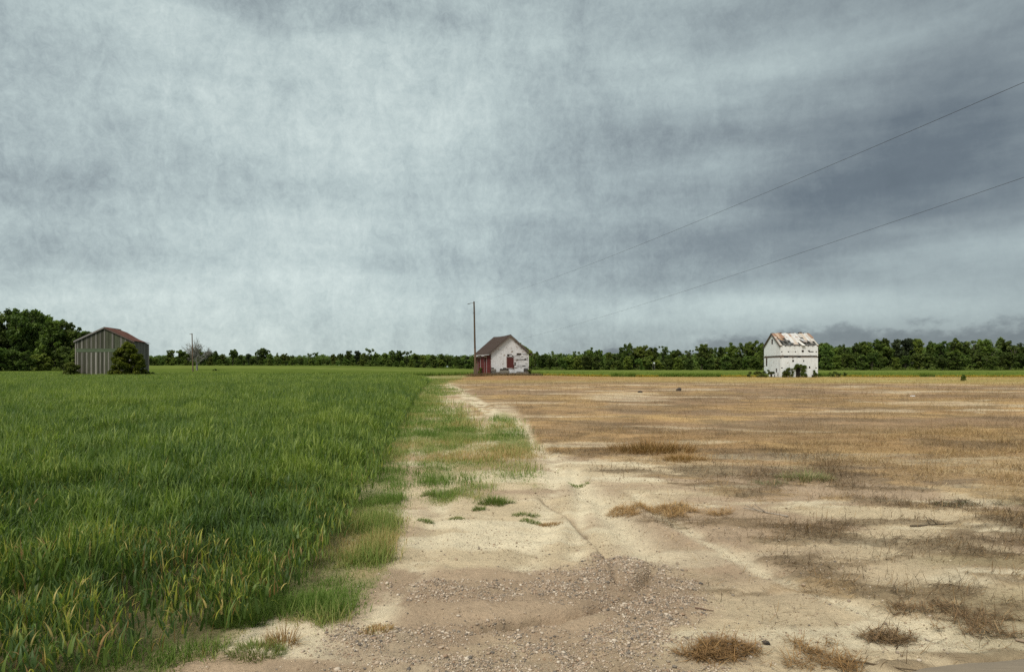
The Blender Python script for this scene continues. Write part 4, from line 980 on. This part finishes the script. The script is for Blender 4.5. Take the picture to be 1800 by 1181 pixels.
# ------------------------------------------------------------------ the white two storey barn
def white_barn():
    X0, Y0 = 42.5, 108.0; L, W, EV, RD = 5.85, 7.1, 5.08, 7.15
    e = empty('white_barn', (X0, Y0, 0), 0, 'tall two storey barn of peeling white boards with a broken tin roof', 'barn')
    # zoom px -> local x on the front wall; py -> z
    fx = lambda zx: (zx - 515) / 640 * L
    zz = lambda zy, Y=108.0: CAMH + (645 - (560 + zy / 9.84)) * Y / 1200
    core = MB(); dc = (.045, .038, .033)
    T_ = .08
    # hollow shell of dark inner boards
    core.box(.05, L - .05, .05, .05 + T_, 0, EV, dc); core.box(.05, L - .05, W - .05 - T_, W - .05, 0, EV, dc)
    core.box(.05, .05 + T_, .13, W - .13, 0, EV, dc); core.box(L - .05 - T_, L - .05, .13, W - .13, 0, EV, dc)
    for x0 in (.05, L - .05 - T_):
        core.poly([(x0, .1, EV), (x0, W - .1, EV), (x0, W / 2, RD - .12), (x0 + T_, .1, EV), (x0 + T_, W - .1, EV), (x0 + T_, W / 2, RD - .12)], [(0, 2, 1), (3, 4, 5), (0, 1, 4, 3), (1, 2, 5, 4), (2, 0, 3, 5)], dc)
    core.box(.14, L - .14, .14, W - .14, 3.2, 3.3, dc)
    core.build('inner_wall', M_DARK, e)
    band = (zz(674), zz(654))                 # dark strip between the storeys
    tint = lambda x, z: (lambda v: (v, v * .99, v * .97))(random.uniform(.96, 1.0))
    door = (fx(778), fx(856), 0, zz(838))
    holes = [(-.1, L + .1, band[0], band[1]), (door[0], door[1], door[2], door[3]),
             (fx(520), fx(548), zz(577), zz(563)), (fx(636), fx(662), zz(577), zz(563)), (fx(758), fx(784), zz(578), zz(563)), (fx(876), fx(918), zz(576), zz(558)), (fx(1000), fx(1085), zz(580), zz(566)), (fx(985), fx(1020), zz(562), zz(548)), (fx(1118), fx(1142), zz(577), zz(563)),
             (fx(715), fx(745), zz(738), zz(716)), (fx(905), fx(925), zz(735), zz(722)), (fx(520), fx(552), zz(856), zz(846)), (fx(1002), fx(1030), zz(862), zz(840)), (fx(1118), fx(1142), zz(862), zz(842)),
             (fx(600), fx(640), -1, .35), (fx(930), fx(980), -1, .22), (fx(1050), fx(1150), -1, .28)]
    w = MB()
    put = lambda a, b, z0, z1_, c: w.hexa([(a, -.018, z0), (b, -.018, z0), (a, .04, z0), (b, .04, z0), (a, -.008, z1_), (b, -.008, z1_), (a, .04, z1_), (b, .04, z1_)], c)
    def tf(x, z):
        v = random.uniform(.955, 1.0)
        if z > 3.4 and abs(x - fx(712)) < .35: v *= random.uniform(.55, .95)
        return (v, v * .985, v * .965)
    lap_wall(w, lambda z: (0, L), .06, EV, .17, holes, put, tf)
    w.build('front_wall', M_WHITEB, e)
    g = MB()
    putg = lambda a, b, z0, z1_, c: g.hexa([(-.018, b, z0), (-.018, a, z0), (.04, b, z0), (.04, a, z0), (-.008, b, z1_), (-.008, a, z1_), (.04, b, z1_), (.04, a, z1_)], c)
    gy = lambda zx: (42.5 * 1200 / (1320 + zx / 9.84 - 900)) - 108.0
    gh = [(-.1, W + .1, band[0], band[1]), (gy(380), gy(352), zz(432, 111.6), zz(368, 111.6)), (gy(452), gy(430), zz(925, 110), zz(868, 110)), (gy(284), gy(262), zz(815, 114), zz(690, 114)),
          (gy(370), gy(330), -1, zz(915, 113)), (gy(250), gy(228), -1, .5), (gy(475), gy(460), -1, .7), (gy(420), gy(400), -1, .3)]
    lap_wall(g, lambda z: (0, W) if z < EV else ((W / 2) * (z - EV) / (RD - EV), W - (W / 2) * (z - EV) / (RD - EV)), .06, RD - .1, .17, gh, putg, tint)
    g.build('gable_wall', M_WHITEB, e)
    r = MB()
    putr = lambda a, b, z0, z1_, c: r.box(L - .04, L + .03, a, b, z0, z1_, c)
    lap_wall(r, lambda z: (0, W) if z < EV else ((W / 2) * (z - EV) / (RD - EV), W - (W / 2) * (z - EV) / (RD - EV)), .06, RD - .1, .17, [(-.1, W + .1, band[0], band[1])], putr, tint)
    r.build('gable_wall', M_WHITEB, e)
    bk = MB(); putk = lambda a, b, z0, z1_, c: bk.box(a, b, W - .04, W + .03, z0, z1_, c)
    lap_wall(bk, lambda z: (0, L), .06, EV, .17, [], putk, tint); bk.build('back_wall', M_WHITEB, e)
    bd = MB(); bc = (.15, .125, .11)
    bd.box(-.004, L + .004, -.004, .05, band[0], band[1], bc); bd.box(-.004, .05, .055, W, band[0], band[1], bc)
    for x in (fx(515), fx(725)): bd.box(x - .06, x + .08, -.05, -.006, band[0] - .12, band[1] + .15, (.11, .09, .08))
    for k in range(8): a = random.uniform(0, L - .6); bd.box(a, a + random.uniform(.3, .8), -.02, -.005, band[0] + .02, band[1] - .03, grey(.10, .24))
    bd.box(-.05, -.006, gy(268), gy(268) + .10, zz(815, 114), zz(625, 114), (.17, .13, .11))
    bd.build('band_board', M_WOODH, e)
    cb = MB(); wc = (.97, .95, .93)
    for (x, y) in ((-.035, -.035), (L - .065, -.035)): cb.box(x, x + .10, y, y + .10, .2, band[0] - .02, wc); cb.box(x, x + .10, y, y + .10, band[1] + .02, EV, wc)
    cb.build('corner_board', M_WHITEB, e)
    # open doorway: near-black panel stands in for the shade inside
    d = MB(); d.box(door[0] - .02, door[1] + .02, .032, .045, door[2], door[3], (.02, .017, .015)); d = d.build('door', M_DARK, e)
    f = MB(); f.box(door[0] - .07, door[0], -.045, .03, 0, door[3], (.45, .4, .36)); f.box(door[1], door[1] + .07, -.045, .03, 0, door[3], (.4, .36, .32)); f.box(door[0] - .07, door[1] + .07, -.05, .03, door[3], door[3] + .09, (.4, .36, .33)); f.build('frame', M_WHITEB, d)
    # roof frame: rafters and laths
    sl = (RD - EV) / (W / 2); S = math.hypot(W / 2, RD - EV)
    def P(u, v, h=0.0, back=False):
        """point on a slope: u along the ridge 0..1, v from ridge to eave 0..1, h above"""
        y = W / 2 - v * W / 2; z = RD - v * (RD - EV); nz, ny = math.cos(math.atan(sl)), -math.sin(math.atan(sl))
        y, z = y + ny * h, z + nz * h
        return Vector((u * L, (W - y) if back else y, z))
    def slab(mb, u0, u1, v0, v1, h0, h1, col, back=False, lift=0, skew=0):
        q = [P(u0, v0, h0, back), P(u1, v0, h0, back), P(u0 + skew, v1, h0 + lift, back), P(u1 + skew, v1, h0 + lift, back), P(u0, v0, h1, back), P(u1, v0, h1, back), P(u0 + skew, v1, h1 + lift, back), P(u1 + skew, v1, h1 + lift, back)]
        mb.hexa(q, col)
    ra = MB()
    for k in range(9):
        u = .012 + k * .976 / 8
        for bk_ in (False, True): slab(ra, u - .012, u + .012, -.05 if random.random() < .6 else .0, 1.03, -.13, -.02, grey(.10, .2), bk_)
    ra = ra.build('roof_frame', M_WOODH, e)
    la = MB()
    for bk_ in (False, True):
        for k in range(9):
            v = .06 + k * .115
            a, b = (0, 1)
            if not bk_ and v > .5: a, b = random.uniform(0, .12), random.uniform(.84, 1)
            slab(la, a, b, v, v + .04, -.015, .012, grey(.07, .18), bk_, random.uniform(-.01, .01))
    la.build('lath', M_WOODH, ra)
    # tin sheets; lower edges follow the holes seen in the photo
    rng_s = random.Random(5); W0 = (.56, .55, .56); RU = (.26, .13, .075)
    sheets = [(-.02, .07, 0, .34, RU, 0, .0), (.07, .16, 0, .42, (.42, .30, .22), .02, .01), (.15, .24, -.02, .44, RU, .02, 0), (.24, .33, .02, .60, W0, .03, .02), (.32, .41, .0, .84, W0, .02, .015), (.40, .49, .03, .92, (.50, .45, .41), .03, .01), (.48, .57, .02, .80, W0, .03, .02),
              (.57, .66, .0, .58, W0, .05, .0), (.65, .74, .06, .42, (.45, .42, .40), .10, .02), (.74, .83, .0, .62, (.48, .40, .34), .03, .0), (.82, .91, .0, .66, W0, .02, .01), (.90, 1.0, .0, .70, (.50, .46, .43), .04, .0), (.96, 1.02, .02, .45, RU, .08, .02),
              (.50, .585, .52, 1.08, (.64, .62, .60), .10, .06), (.36, .47, .60, .97, (.50, .42, .36), .03, .02), (.05, .14, .40, .62, (.30, .18, .11), .06, .05), (.63, .71, .45, .72, (.42, .44, .47), .12, .03), (.70, .80, .55, .80, (.34, .30, .28), .07, -.03), (-.02, .035, .30, 1.04, (.40, .36, .33), 0, 0), (.985, 1.02, .4, 1.03, (.40, .37, .33), 0, 0), (.84, .90, .62, .86, (.30, .27, .25), .05, .03)]
    tn = MB()
    for i, (u0, u1, v0, v1, c, lift, skew) in enumerate(sheets):
        slab(tn, u0, u1 + .006, v0, v1, .016 + .007 * (i % 5), .022 + .007 * (i % 5), c, False, lift, skew)
    tn.build('tin_roof', M_TIN, ra)
    tb = MB()
    for k in range(11):
        if k in (3, 7): continue
        slab(tb, k / 11 - .01, (k + 1) / 11 + .004, 0, 1.03, .016 + .006 * (k % 3), .022 + .006 * (k % 3), (.30, .24, .21), True)
    tb.build('tin_roof', M_TIN, ra)
    # bent scraps at the ridge
    sc = MB()
    for u, l, hh in ((.20, .45, .16), (.73, .62, .24), (.80, .25, .10), (.40, .10, .16), (.49, .10, .18), (.58, .10, .15)):
        p = P(u, 0, 0); sc.hexa([(p.x, p.y - .12, p.z - .02), (p.x + l, p.y - .12, p.z), (p.x, p.y + .12, p.z - .02), (p.x + l, p.y + .12, p.z), (p.x + .03, p.y - .05, p.z + hh * .7), (p.x + l * .8, p.y - .05, p.z + hh), (p.x + .03, p.y + .05, p.z + hh * .7), (p.x + l * .8, p.y + .05, p.z + hh)], (.07, .055, .05))
    sc.build('ridge_scrap', M_WOODH, ra)
    # verge boards on the near gable
    vb = MB()
    for bk_ in (False, True): slab(vb, -.035, -.012, -.02, 1.05, -.20, .0, (.10, .085, .075), bk_)
    vb.build('verge_board', M_WOODH, ra)
    bx = lambda zx, zy, r, dy=-.15: (X0 + fx(zx), Y0 + dy, zz(zy), r)
    def patch(poly_pts, n, r0, r1):
        return [bx(random.gauss(0, 14) + random.choice(poly_pts)[0], 0, 0) for _ in range(0)] + [bx(p[0] + random.uniform(-18, 18), p[1] + random.uniform(-16, 16), random.uniform(r0, r1), random.uniform(-.3, -.08)) for p in poly_pts for _ in range(n)]
    vine('ivy', patch([(540, 985), (560, 940), (590, 920), (620, 890), (650, 865), (600, 970), (640, 930), (560, 990)], 3, .14, .26), 'ivy climbing the front of the white barn left of its doorway', size=.07)
    vine('ivy', patch([(705, 885), (715, 925), (690, 980), (712, 970), (660, 985)], 3, .11, .2), 'thin ivy strand between the doorway and the left ivy of the white barn', size=.06)
    vine('ivy', patch([(770, 820), (775, 850), (790, 815), (830, 818), (868, 818), (900, 830), (930, 805), (935, 840), (900, 870), (915, 910), (880, 930), (905, 960), (880, 985), (930, 980), (880, 890), (890, 960)], 3, .13, .25), 'thick ivy arching over the dark doorway of the white barn', size=.07)
    vine('ivy', patch([(1080, 910), (1095, 940), (1115, 965), (1100, 990), (1130, 985)], 3, .12, .2), 'small ivy patch at the right end of the white barn front', size=.07)
white_barn()

# ------------------------------------------------------------------ the grey weathered barn
def grey_barn():
    e = empty('weathered_barn', (BARN[0], BARN[1], 0), 0, 'weathered grey board barn standing in the green wheat at left', 'barn')
    W, D, EV, RD = 4.0, 3.9, 5.25, 7.10
    rz = lambda x: EV + (RD - EV) * (1 - abs(x) / W)
    core = MB(); pr = [(-W + .06, .06), (W - .06, .06), (W - .06, D - .06), (-W + .06, D - .06)]
    pts = [(x, y, 0) for x, y in pr] + [(x, y, EV - .06) for x, y in pr] + [(0, .06, RD - .1), (0, D - .06, RD - .45)]
    pts[6] = (W - .06, D - .06, EV - .42); pts[7] = (-W + .06, D - .06, EV - .2)
    core.poly(pts, [(0, 1, 5, 8, 4), (2, 3, 7, 9, 6), (1, 2, 6, 5), (3, 0, 4, 7), (3, 2, 1, 0), (4, 8, 9, 7), (5, 6, 9, 8)], (.04, .036, .03)); core.build('inner_wall', M_DARK, e)
    f = MB(); x = -W; k = 0
    while x < W - .02:
        w = random.uniform(.15, .24); x1 = min(x + w, W)
        pale = k % 3 == 1 or random.random() < .05; moss = math.exp(-((x - 1.6) / 1.6) ** 2)
        def bc(top):
            if pale and random.random() > moss * .45: v = random.uniform(.15, .30) * (.75 if top else 1); return (v, v * .94, v * .86)
            v = random.uniform(.05, .095); return (v, v * (1.0 + .12 * moss), v * .74)
        zt0, zt1 = rz(x) - .04, rz(x1) - .04
        f.hexa([(x, -.02 - random.uniform(0, .02), 4.18), (x1 - .012, -.02, 4.18), (x, .05, 4.18), (x1 - .012, .05, 4.18), (x, -.02, zt0), (x1 - .012, -.02, zt1), (x, .05, zt0), (x1 - .012, .05, zt1)], bc(True))
        f.box(x, x1 - .012, -.02 - random.uniform(0, .02), .05, -.1, 3.72 + random.uniform(-.05, .05), bc(False))
        x = x1; k += 1
    f.build('gable_wall', M_WOOD, e)
    b = MB()
    for z0, z1_, c in ((3.72, 3.95, (.105, .135, .085)), (3.955, 4.178, (.095, .12, .078))): b.box(-W, W, -.045, .05, z0, z1_, c)
    b.box(-W - .03, -W + .10, -.06, .06, -.1, EV, (.26, .235, .215)); b.build('band_board', M_WOODH, e)
    s = MB(); y = 0; k = 0
    while y < D - .02:
        w = random.uniform(.16, .25); y1 = min(y + w, D); v = random.uniform(.08, .16)
        zb = -.1 if not (1.7 < y < 2.3) else 1.0
        s.box(W - .05, W + .025, y, y1 - .012, zb, EV - .03 - .30 * (y1 / D) ** 1.5, (v, v * .97, v * .88)); y = y1; k += 1
    s.box(W - .05, W + .05, D - .1, D + .02, -.1, EV - .36, (.36, .30, .28)); s.build('side_wall', M_WOOD, e)
    s = MB(); s.box(-W - .03, -W + .05, .07, D, -.1, EV - .03, (.10, .095, .085)); s.build('side_wall', M_WOOD, e)
    s = MB(); s.poly([(-W, D, -.1), (W, D, -.1), (W, D, EV - .36), (0, D, RD - .40), (-W, D, EV - .15), (-W, D + .05, -.1), (W, D + .05, -.1), (W, D + .05, EV - .36), (0, D + .05, RD - .40), (-W, D + .05, EV - .15)], [(0, 1, 2, 3, 4), (9, 8, 7, 6, 5), (1, 0, 5, 6), (2, 1, 6, 7), (3, 2, 7, 8), (4, 3, 8, 9), (0, 4, 9, 5)], (.10, .095, .085)); s.build('back_wall', M_WOOD, e)
    # a small square opening high on the right
    # tin roof, sagging at the back
    r = MB(); sl = (RD - EV) / W; N = 6; ov = .18
    for sgn in (-1, 1):
        for i in range(N):
            y0, y1 = -ov + (D + 2 * ov) * i / N, -ov + (D + 2 * ov) * (i + 1) / N
            for j in range(5):
                a, b2 = (W + ov) * j / 5, (W + ov) * (j + 1) / 5
                zf = lambda x, y: RD + .03 - sl * x - .28 * (max(0, y) / D) ** 1.5 * (1 if sgn > 0 else .4) + (.10 * math.sin(x * 1.6 + .4) * max(0, y) / D if sgn > 0 else 0)
                q = [(sgn * a, y0, zf(a, y0)), (sgn * b2, y0, zf(b2, y0)), (sgn * a, y1, zf(a, y1)), (sgn * b2, y1, zf(b2, y1))]
                q += [(p[0], p[1], p[2] + .03) for p in q]
                if sgn < 0: q = [q[m] for m in (1, 0, 3, 2, 5, 4, 7, 6)]
                v = random.uniform(.8, 1.1); r.hexa(q, (.105 * v, .050 * v, .040 * v) if sgn > 0 else (.26 * v, .25 * v, .25 * v))
    ro = r.build('tin_roof', M_RUST, e)
    vb = MB()
    for sgn in (-1, 1):
        q = [(0, -ov - .025, RD - .16), (sgn * (W + ov), -ov - .025, RD - .16 - sl * (W + ov)), (0, -ov + .02, RD - .16), (sgn * (W + ov), -ov + .02, RD - .16 - sl * (W + ov)), (0, -ov - .025, RD + .02), (sgn * (W + ov), -ov - .025, RD + .02 - sl * (W + ov)), (0, -ov + .02, RD + .02), (sgn * (W + ov), -ov + .02, RD + .02 - sl * (W + ov))]
        if sgn < 0: q = [q[m] for m in (1, 0, 3, 2, 5, 4, 7, 6)]
        vb.hexa(q, (.22, .205, .20) if sgn < 0 else (.12, .09, .08))
    vb.build('verge_board', M_WOODH, ro)
    return e
grey_barn()

# ------------------------------------------------------------------ poles and wires
def tall_pole():
    x, y = -5.45, 101.0; zb = z1(x, y); e = empty('utility_pole', (x, y, zb), 0, 'tall brown wooden pole standing before the red side of the house', 'pole')
    top = CAMH + (645 - 530) / 1200 * y - zb; m = MB(); prev = Vector((.05, 0, -.4)); N = 8
    for i in range(1, N + 1):
        p = Vector((.05 - .22 * i / N + random.uniform(-.01, .01), 0, top * i / N)); m.tube(prev, p, .165 - .055 * (i - 1) / N, .165 - .055 * i / N, 10, (.10, .075, .055) if i > 3 else (.15, .105, .075)); prev = p
    m.build('shaft', M_BARK, e)
    a = MB(); a.tube((prev.x, 0, top - .18), (prev.x - .95, -.05, top - .38), .03, .03, 6, (.13, .12, .12)); a.tube((prev.x - .95, -.05, top - .38), (prev.x - .45, -.03, top - .27), .055, .045, 6, (.06, .055, .055)); a.build('bracket_arm', M_WIRE, e)
    k = MB(); k.tube((prev.x - .02, -.11, top - 1.75), (prev.x - .14, -.11, top - 1.7), .035, .03, 6, (.08, .07, .07)); k.build('insulator', M_WIRE, e)
    # rotted sleeve of boards at the foot
    s = MB(); s.box(.16, .36, -.05, .06, -.2, 1.9, (.15, .115, .09)); s.box(-.22, -.09, -.16, -.08, -.2, 1.3, (.13, .10, .08)); s.build('brace_board', M_WOOD, e)
    return Vector((x + prev.x, y, zb + top - .15)), Vector((x - .02, y, zb + 4.2))
PT, PL = tall_pole()
def wire(a, pts, label, r):
    """overhead wire from the pole, hanging in a parabola through two sighted points and on past the camera"""
    m = MB(); P0 = Vector(a); e2 = Vector((13.2, 17.6))
    def tp(px): s = (px - 900) / 1200; return (s * P0.y - P0.x) / ((e2.x - P0.x) - s * (e2.y - P0.y))
    A = []; bz = []
    for px, py in pts:
        t = tp(px); Y = P0.y + (e2.y - P0.y) * t; A.append((t, t * t)); bz.append(CAMH + (645 - py) / 1200 * Y - P0.z)
    ca, cb = np.linalg.solve(np.array(A), np.array(bz))
    prev = None
    for i in range(71):
        t = 1.6 * i / 70; p = Vector((P0.x + (e2.x - P0.x) * t, P0.y + (e2.y - P0.y) * t, P0.z + ca * t + cb * t * t))
        if prev is not None: rr = r * (.6 + .4 * min(1, t)); m.tube(prev, p, rr, rr, 5, (.05, .052, .058))
        prev = p
    o = m.build('overhead_wire', M_WIRE); tag(o, label, 'wire')
wire(PT, [(1800, 145), (1060, 456)], 'upper overhead wire crossing the sky from the top of the tall pole', .0065)
wire(PL, [(1800, 312), (1240, 500)], 'lower overhead wire crossing the sky from partway up the tall pole', .0055)
def small_pole():
    y = 150.0; x = (338.5 - 900) / 1200 * y; zb = z1(x, y); e = empty('utility_pole', (x, y, zb), 0, 'brown pole standing before the bare tree on the left field', 'pole')
    top = CAMH + (645 - 586) / 1200 * y - zb; m = MB(); m.tube((0.1, 0, -.3), (-.02, 0, top * .5), .15, .125, 8, (.14, .10, .075)); m.tube((-.02, 0, top * .5), (-.12, 0, top), .125, .10, 8, (.15, .10, .07)); m.build('shaft', M_BARK, e)
    a = MB(); a.box(-.6, .06, -.13, -.09, top - .22, top - .12, (.12, .09, .07)); a.build('bracket_arm', M_WOOD, e)
small_pole()
def deer_stand():
    y = 240.0; x = (1149.5 - 900) / 1200 * y; zb = z1(x, y); e = empty('raised_box', (x, y, zb), 0, 'small white box on thin posts before the dark trees left of the white barn', 'raised box')
    m = MB(); m.box(-.4, .3, -.2, .4, 2.75, 3.35, (.8, .8, .8)); m.build('box', M_WHITEB, e)
    for sx in (-.35, .25):
        for sy in (-.15, .35): l = MB(); l.box(sx - .03, sx + .03, sy - .03, sy + .03, -.2, 2.75, (.25, .23, .21)); l.build('leg', M_WOOD, e)
deer_stand()

# ------------------------------------------------------------------ small things on the ground
def tuft(name, px, py, r, h, n, pal, label, group=None, cat='grass', flat=.35, seed=0):
    x0, y0 = at(px, py); e = None
    a = U(0, 6.28, n); q = np.sqrt(rng.random(n)) * r; x = x0 + np.cos(a) * q * (1.5 if flat > 1 else 1); y = y0 + np.sin(a) * q * .75
    nz = fbm(x, y, 6, 3, 300 + seed); k = rng.random(n) < sst(nz + .25 * (1 - q / r) - (.08 if flat > 1 else 0), .38, .60); x, y, q = x[k], y[k], q[k]; n = len(x)
    c = mixc(pal, np.clip(rng.normal(.5, .28, n), 0, 1))
    z = full_z(x, y) - .004
    wd = U(.0025, .006, n) * max(1, y0 / 7)
    if flat > 1:
        V, F, C = ribbons(x - x0, y - y0, z + U(0, .03, n), U(.05, .16, n), wd, U(0, 6.28, n), np.abs(rng.normal(.12, .28, n)), rng.normal(.15, .4, n), 3, c)
    else:
        V, F, C = ribbons(x - x0, y - y0, z, h * U(.5, 1.3, n) * (1.1 - .5 * q / r), wd, a[k] + rng.normal(0, .8, n), R(86) - np.abs(rng.normal(0, flat, n)) - .3 * q / r, np.abs(rng.normal(.5, .4, n)), 3, c)
    P = Pile(); P.add(V, F, C); o = obj(name, P.mesh(name), M_GRASS if cat == 'grass' else M_DEAD); o.location = (x0, y0, 0)
    return tag(o, label, cat, group)
GP = [(.07, .13, .025), (.115, .18, .04), (.17, .20, .06), (.26, .22, .09)]
BP = [(.14, .085, .044), (.24, .14, .064), (.36, .215, .095), (.48, .33, .16)]
DP = [(.075, .052, .034), (.15, .10, .06), (.25, .155, .085), (.36, .24, .13)]
for k, (px, py, r, h, n, pal, lab) in enumerate([
    (868, 884, .26, .13, 1500, GP, 'largest green grass tuft on the bare sand of the track'),
    (845, 897, .10, .09, 350, GP, 'small green grass tuft just left below the largest track tuft'),
    (925, 905, .16, .06, 700, GP, 'low green grass tuft at the right edge of the bare track'),
    (932, 916, .12, .05, 450, GP, 'low green grass tuft just below another at the right of the track'),
    (965, 920, .15, .05, 500, BP, 'flat brown grass tuft beside the green tufts right of the track'),
    (748, 917, .09, .06, 300, GP, 'small green grass tuft at the left edge of the bare track'),
    (803, 913, .09, .045, 300, GP, 'tiny low green grass tuft alone in the middle of the track'),
    (757, 872, .15, .08, 520, GP, 'green grass tuft where the verge meets the bare track'),
    (660, 1105, .13, .05, 600, BP + GP[2:3], 'brown and green grass tuft on the gravelly sand near the wheat'),
    (450, 1148, .16, .10, 700, GP[1:], 'yellow green grass tuft at the near end of the wheat edge'),
    (425, 1090, .22, .14, 1800, GP[:3], 'bright fine green grass clump at the foot of the near wheat'),
    (500, 1130, .11, .15, 350, BP, 'reddish dry grass tuft on the sand by the near wheat'),
    (1018, 848, .16, .05, 450, GP, 'thin green weed patch on the pale sand beside the gully'),
]):
    tuft('grass_tuft', px, py, r, h, n, pal, lab, 'grass tufts on the sandy track', 'grass', .5, k)
for k, (px, py, r, h, n, pal, lab) in enumerate([
    (1145, 793, .85, .34, 3300, BP, 'tallest brown dry weed clump standing in the dead field'),
    (1200, 808, .5, .16, 1600, BP[1:], 'low straw coloured weed clump just right of the tallest brown clump'),
    (1415, 842, .42, .20, 800, [(.11, .16, .06), (.19, .22, .09), (.30, .26, .14), (.40, .34, .20)], 'pale leafy green weed clump in the middle of the right field'),
    (1338, 852, .30, .14, 600, [(.08, .13, .05), (.14, .18, .08), (.20, .15, .08)], 'small green weed clump left of the pale leafy one'),
    (1700, 888, .30, .09, 1600, [(.07, .12, .04), (.10, .07, .045), (.08, .055, .04), (.12, .08, .05)], 'dark weed clump with one green end at the right of the field'),
    (1262, 1146, .17, .09, 1300, BP[:3], 'round brown dry grass clump near the bottom of the sand'),
    (1440, 1170, .19, .08, 1000, BP[:3], 'brown dry grass clump at the bottom edge left of the road corner'),
    (1432, 1138, .15, .07, 600, BP[:3], 'wide brown dry grass clump just above the bottom edge clump'),
    (1620, 1072, .20, .06, 900, DP, 'dark brown dry grass clump on the sand above the road corner'),
    (1735, 1100, .28, .08, 1700, DP, 'wide dark dry grass clump close to the right frame edge above the road'),
    (1585, 1122, .16, .05, 1200, DP, 'small dark dry grass clump just left above the road corner'),
    (1175, 897, .48, .06, 5000, BP[1:], 'flat orange brown grass mat on the pale sand'),
]):
    tuft('weed_clump', px, py, r, h, n, pal, lab, 'weed clumps in the dead field', 'weeds', .6 if h > .15 else 1.15, 40 + k)

def stick(px, py, L, ang, r, col, label, forks=0):
    x, y = at(px, py); z = float(full_z(np.array([x]), np.array([y]))[0]); m = MB(); p = Vector((0, 0, r)); d = Vector((math.cos(ang), math.sin(ang), .02)); n = 6
    for i in range(n):
        q = p + (d + Vector((random.gauss(0, .13), random.gauss(0, .13), random.gauss(0, .04)))) * L / n; m.tube(p, q, r * (1 - .1 * i), r * (1 - .1 * (i + 1)), 6, col)
        if i in (2, 3)[:forks]: m.tube(q, q + Vector((random.gauss(0, .4), random.gauss(0, .4), .25)).normalized() * L * .3, r * .6, r * .3, 5, col)
        p = q
    o = m.build('twig', M_BARK); o.location = (x, y, z); return tag(o, label, 'twig', 'twigs on the sand')
stick(1478, 1160, .45, -.35, .006, (.12, .09, .06), 'long thin dark twig on the sand left of the road corner')
stick(1385, 908, .55, 2.3, .011, (.30, .26, .22), 'pale forked twig lying on dark debris in the right field', 2)
stick(1600, 925, .5, .1, .010, (.10, .08, .06), 'dark forked twig by the damp patch in the right field', 2)
stick(1785, 1128, .35, -.4, .009, (.26, .20, .15), 'pale twig in the dark grass beside the road corner', 1)
stick(1222, 1068, .12, -.5, .006, (.13, .08, .06), 'short brown twig on the sand right of the gravel')
def clod(px, py, r, label, col):
    x, y = at(px, py); n = np.array; z = z1(x, y)
    V, F, C = stones(n([0.0]), n([0.0]), n([r * .25]), n([r]), n([col]))
    P = Pile(); P.add(V, F, C); o = obj('earth_clod', P.mesh('earth_clod'), M_STONE); o.location = (x, y, z); tag(o, label, 'clod')
clod(1193, 687, .20, 'larger dark earth heap far out in the dead field', (.06, .05, .045))
clod(1125, 690, .16, 'smaller dark earth heap left of the larger one in the dead field', (.055, .045, .04))
clod(1347, 1131, .022, 'small dark clod lying alone on the near sand', (.05, .045, .042))
def scrap():
    x, y = at(1603, 697); m = MB()
    for k in range(4): a = k * 1.3; m.hexa([(-.2 + k * .13, -.08, 0), (-.02 + k * .13, -.1, 0), (-.2 + k * .13, .08, 0), (-.03 + k * .13, .1, 0), (-.17 + k * .13, -.05, .05 + .03 * (k % 2)), (-.05 + k * .13, -.05, .08), (-.16 + k * .13, .05, .06), (-.05 + k * .13, .04, .05)], (1.05, 1.05, 1.05))
    o = m.build('plastic_scrap', M_WHITEB); o.scale = (.45, .45, .6); o.location = (x, y, z1(x, y) + .02); tag(o, 'white scrap of litter lying in the far dead field', 'litter')
scrap()
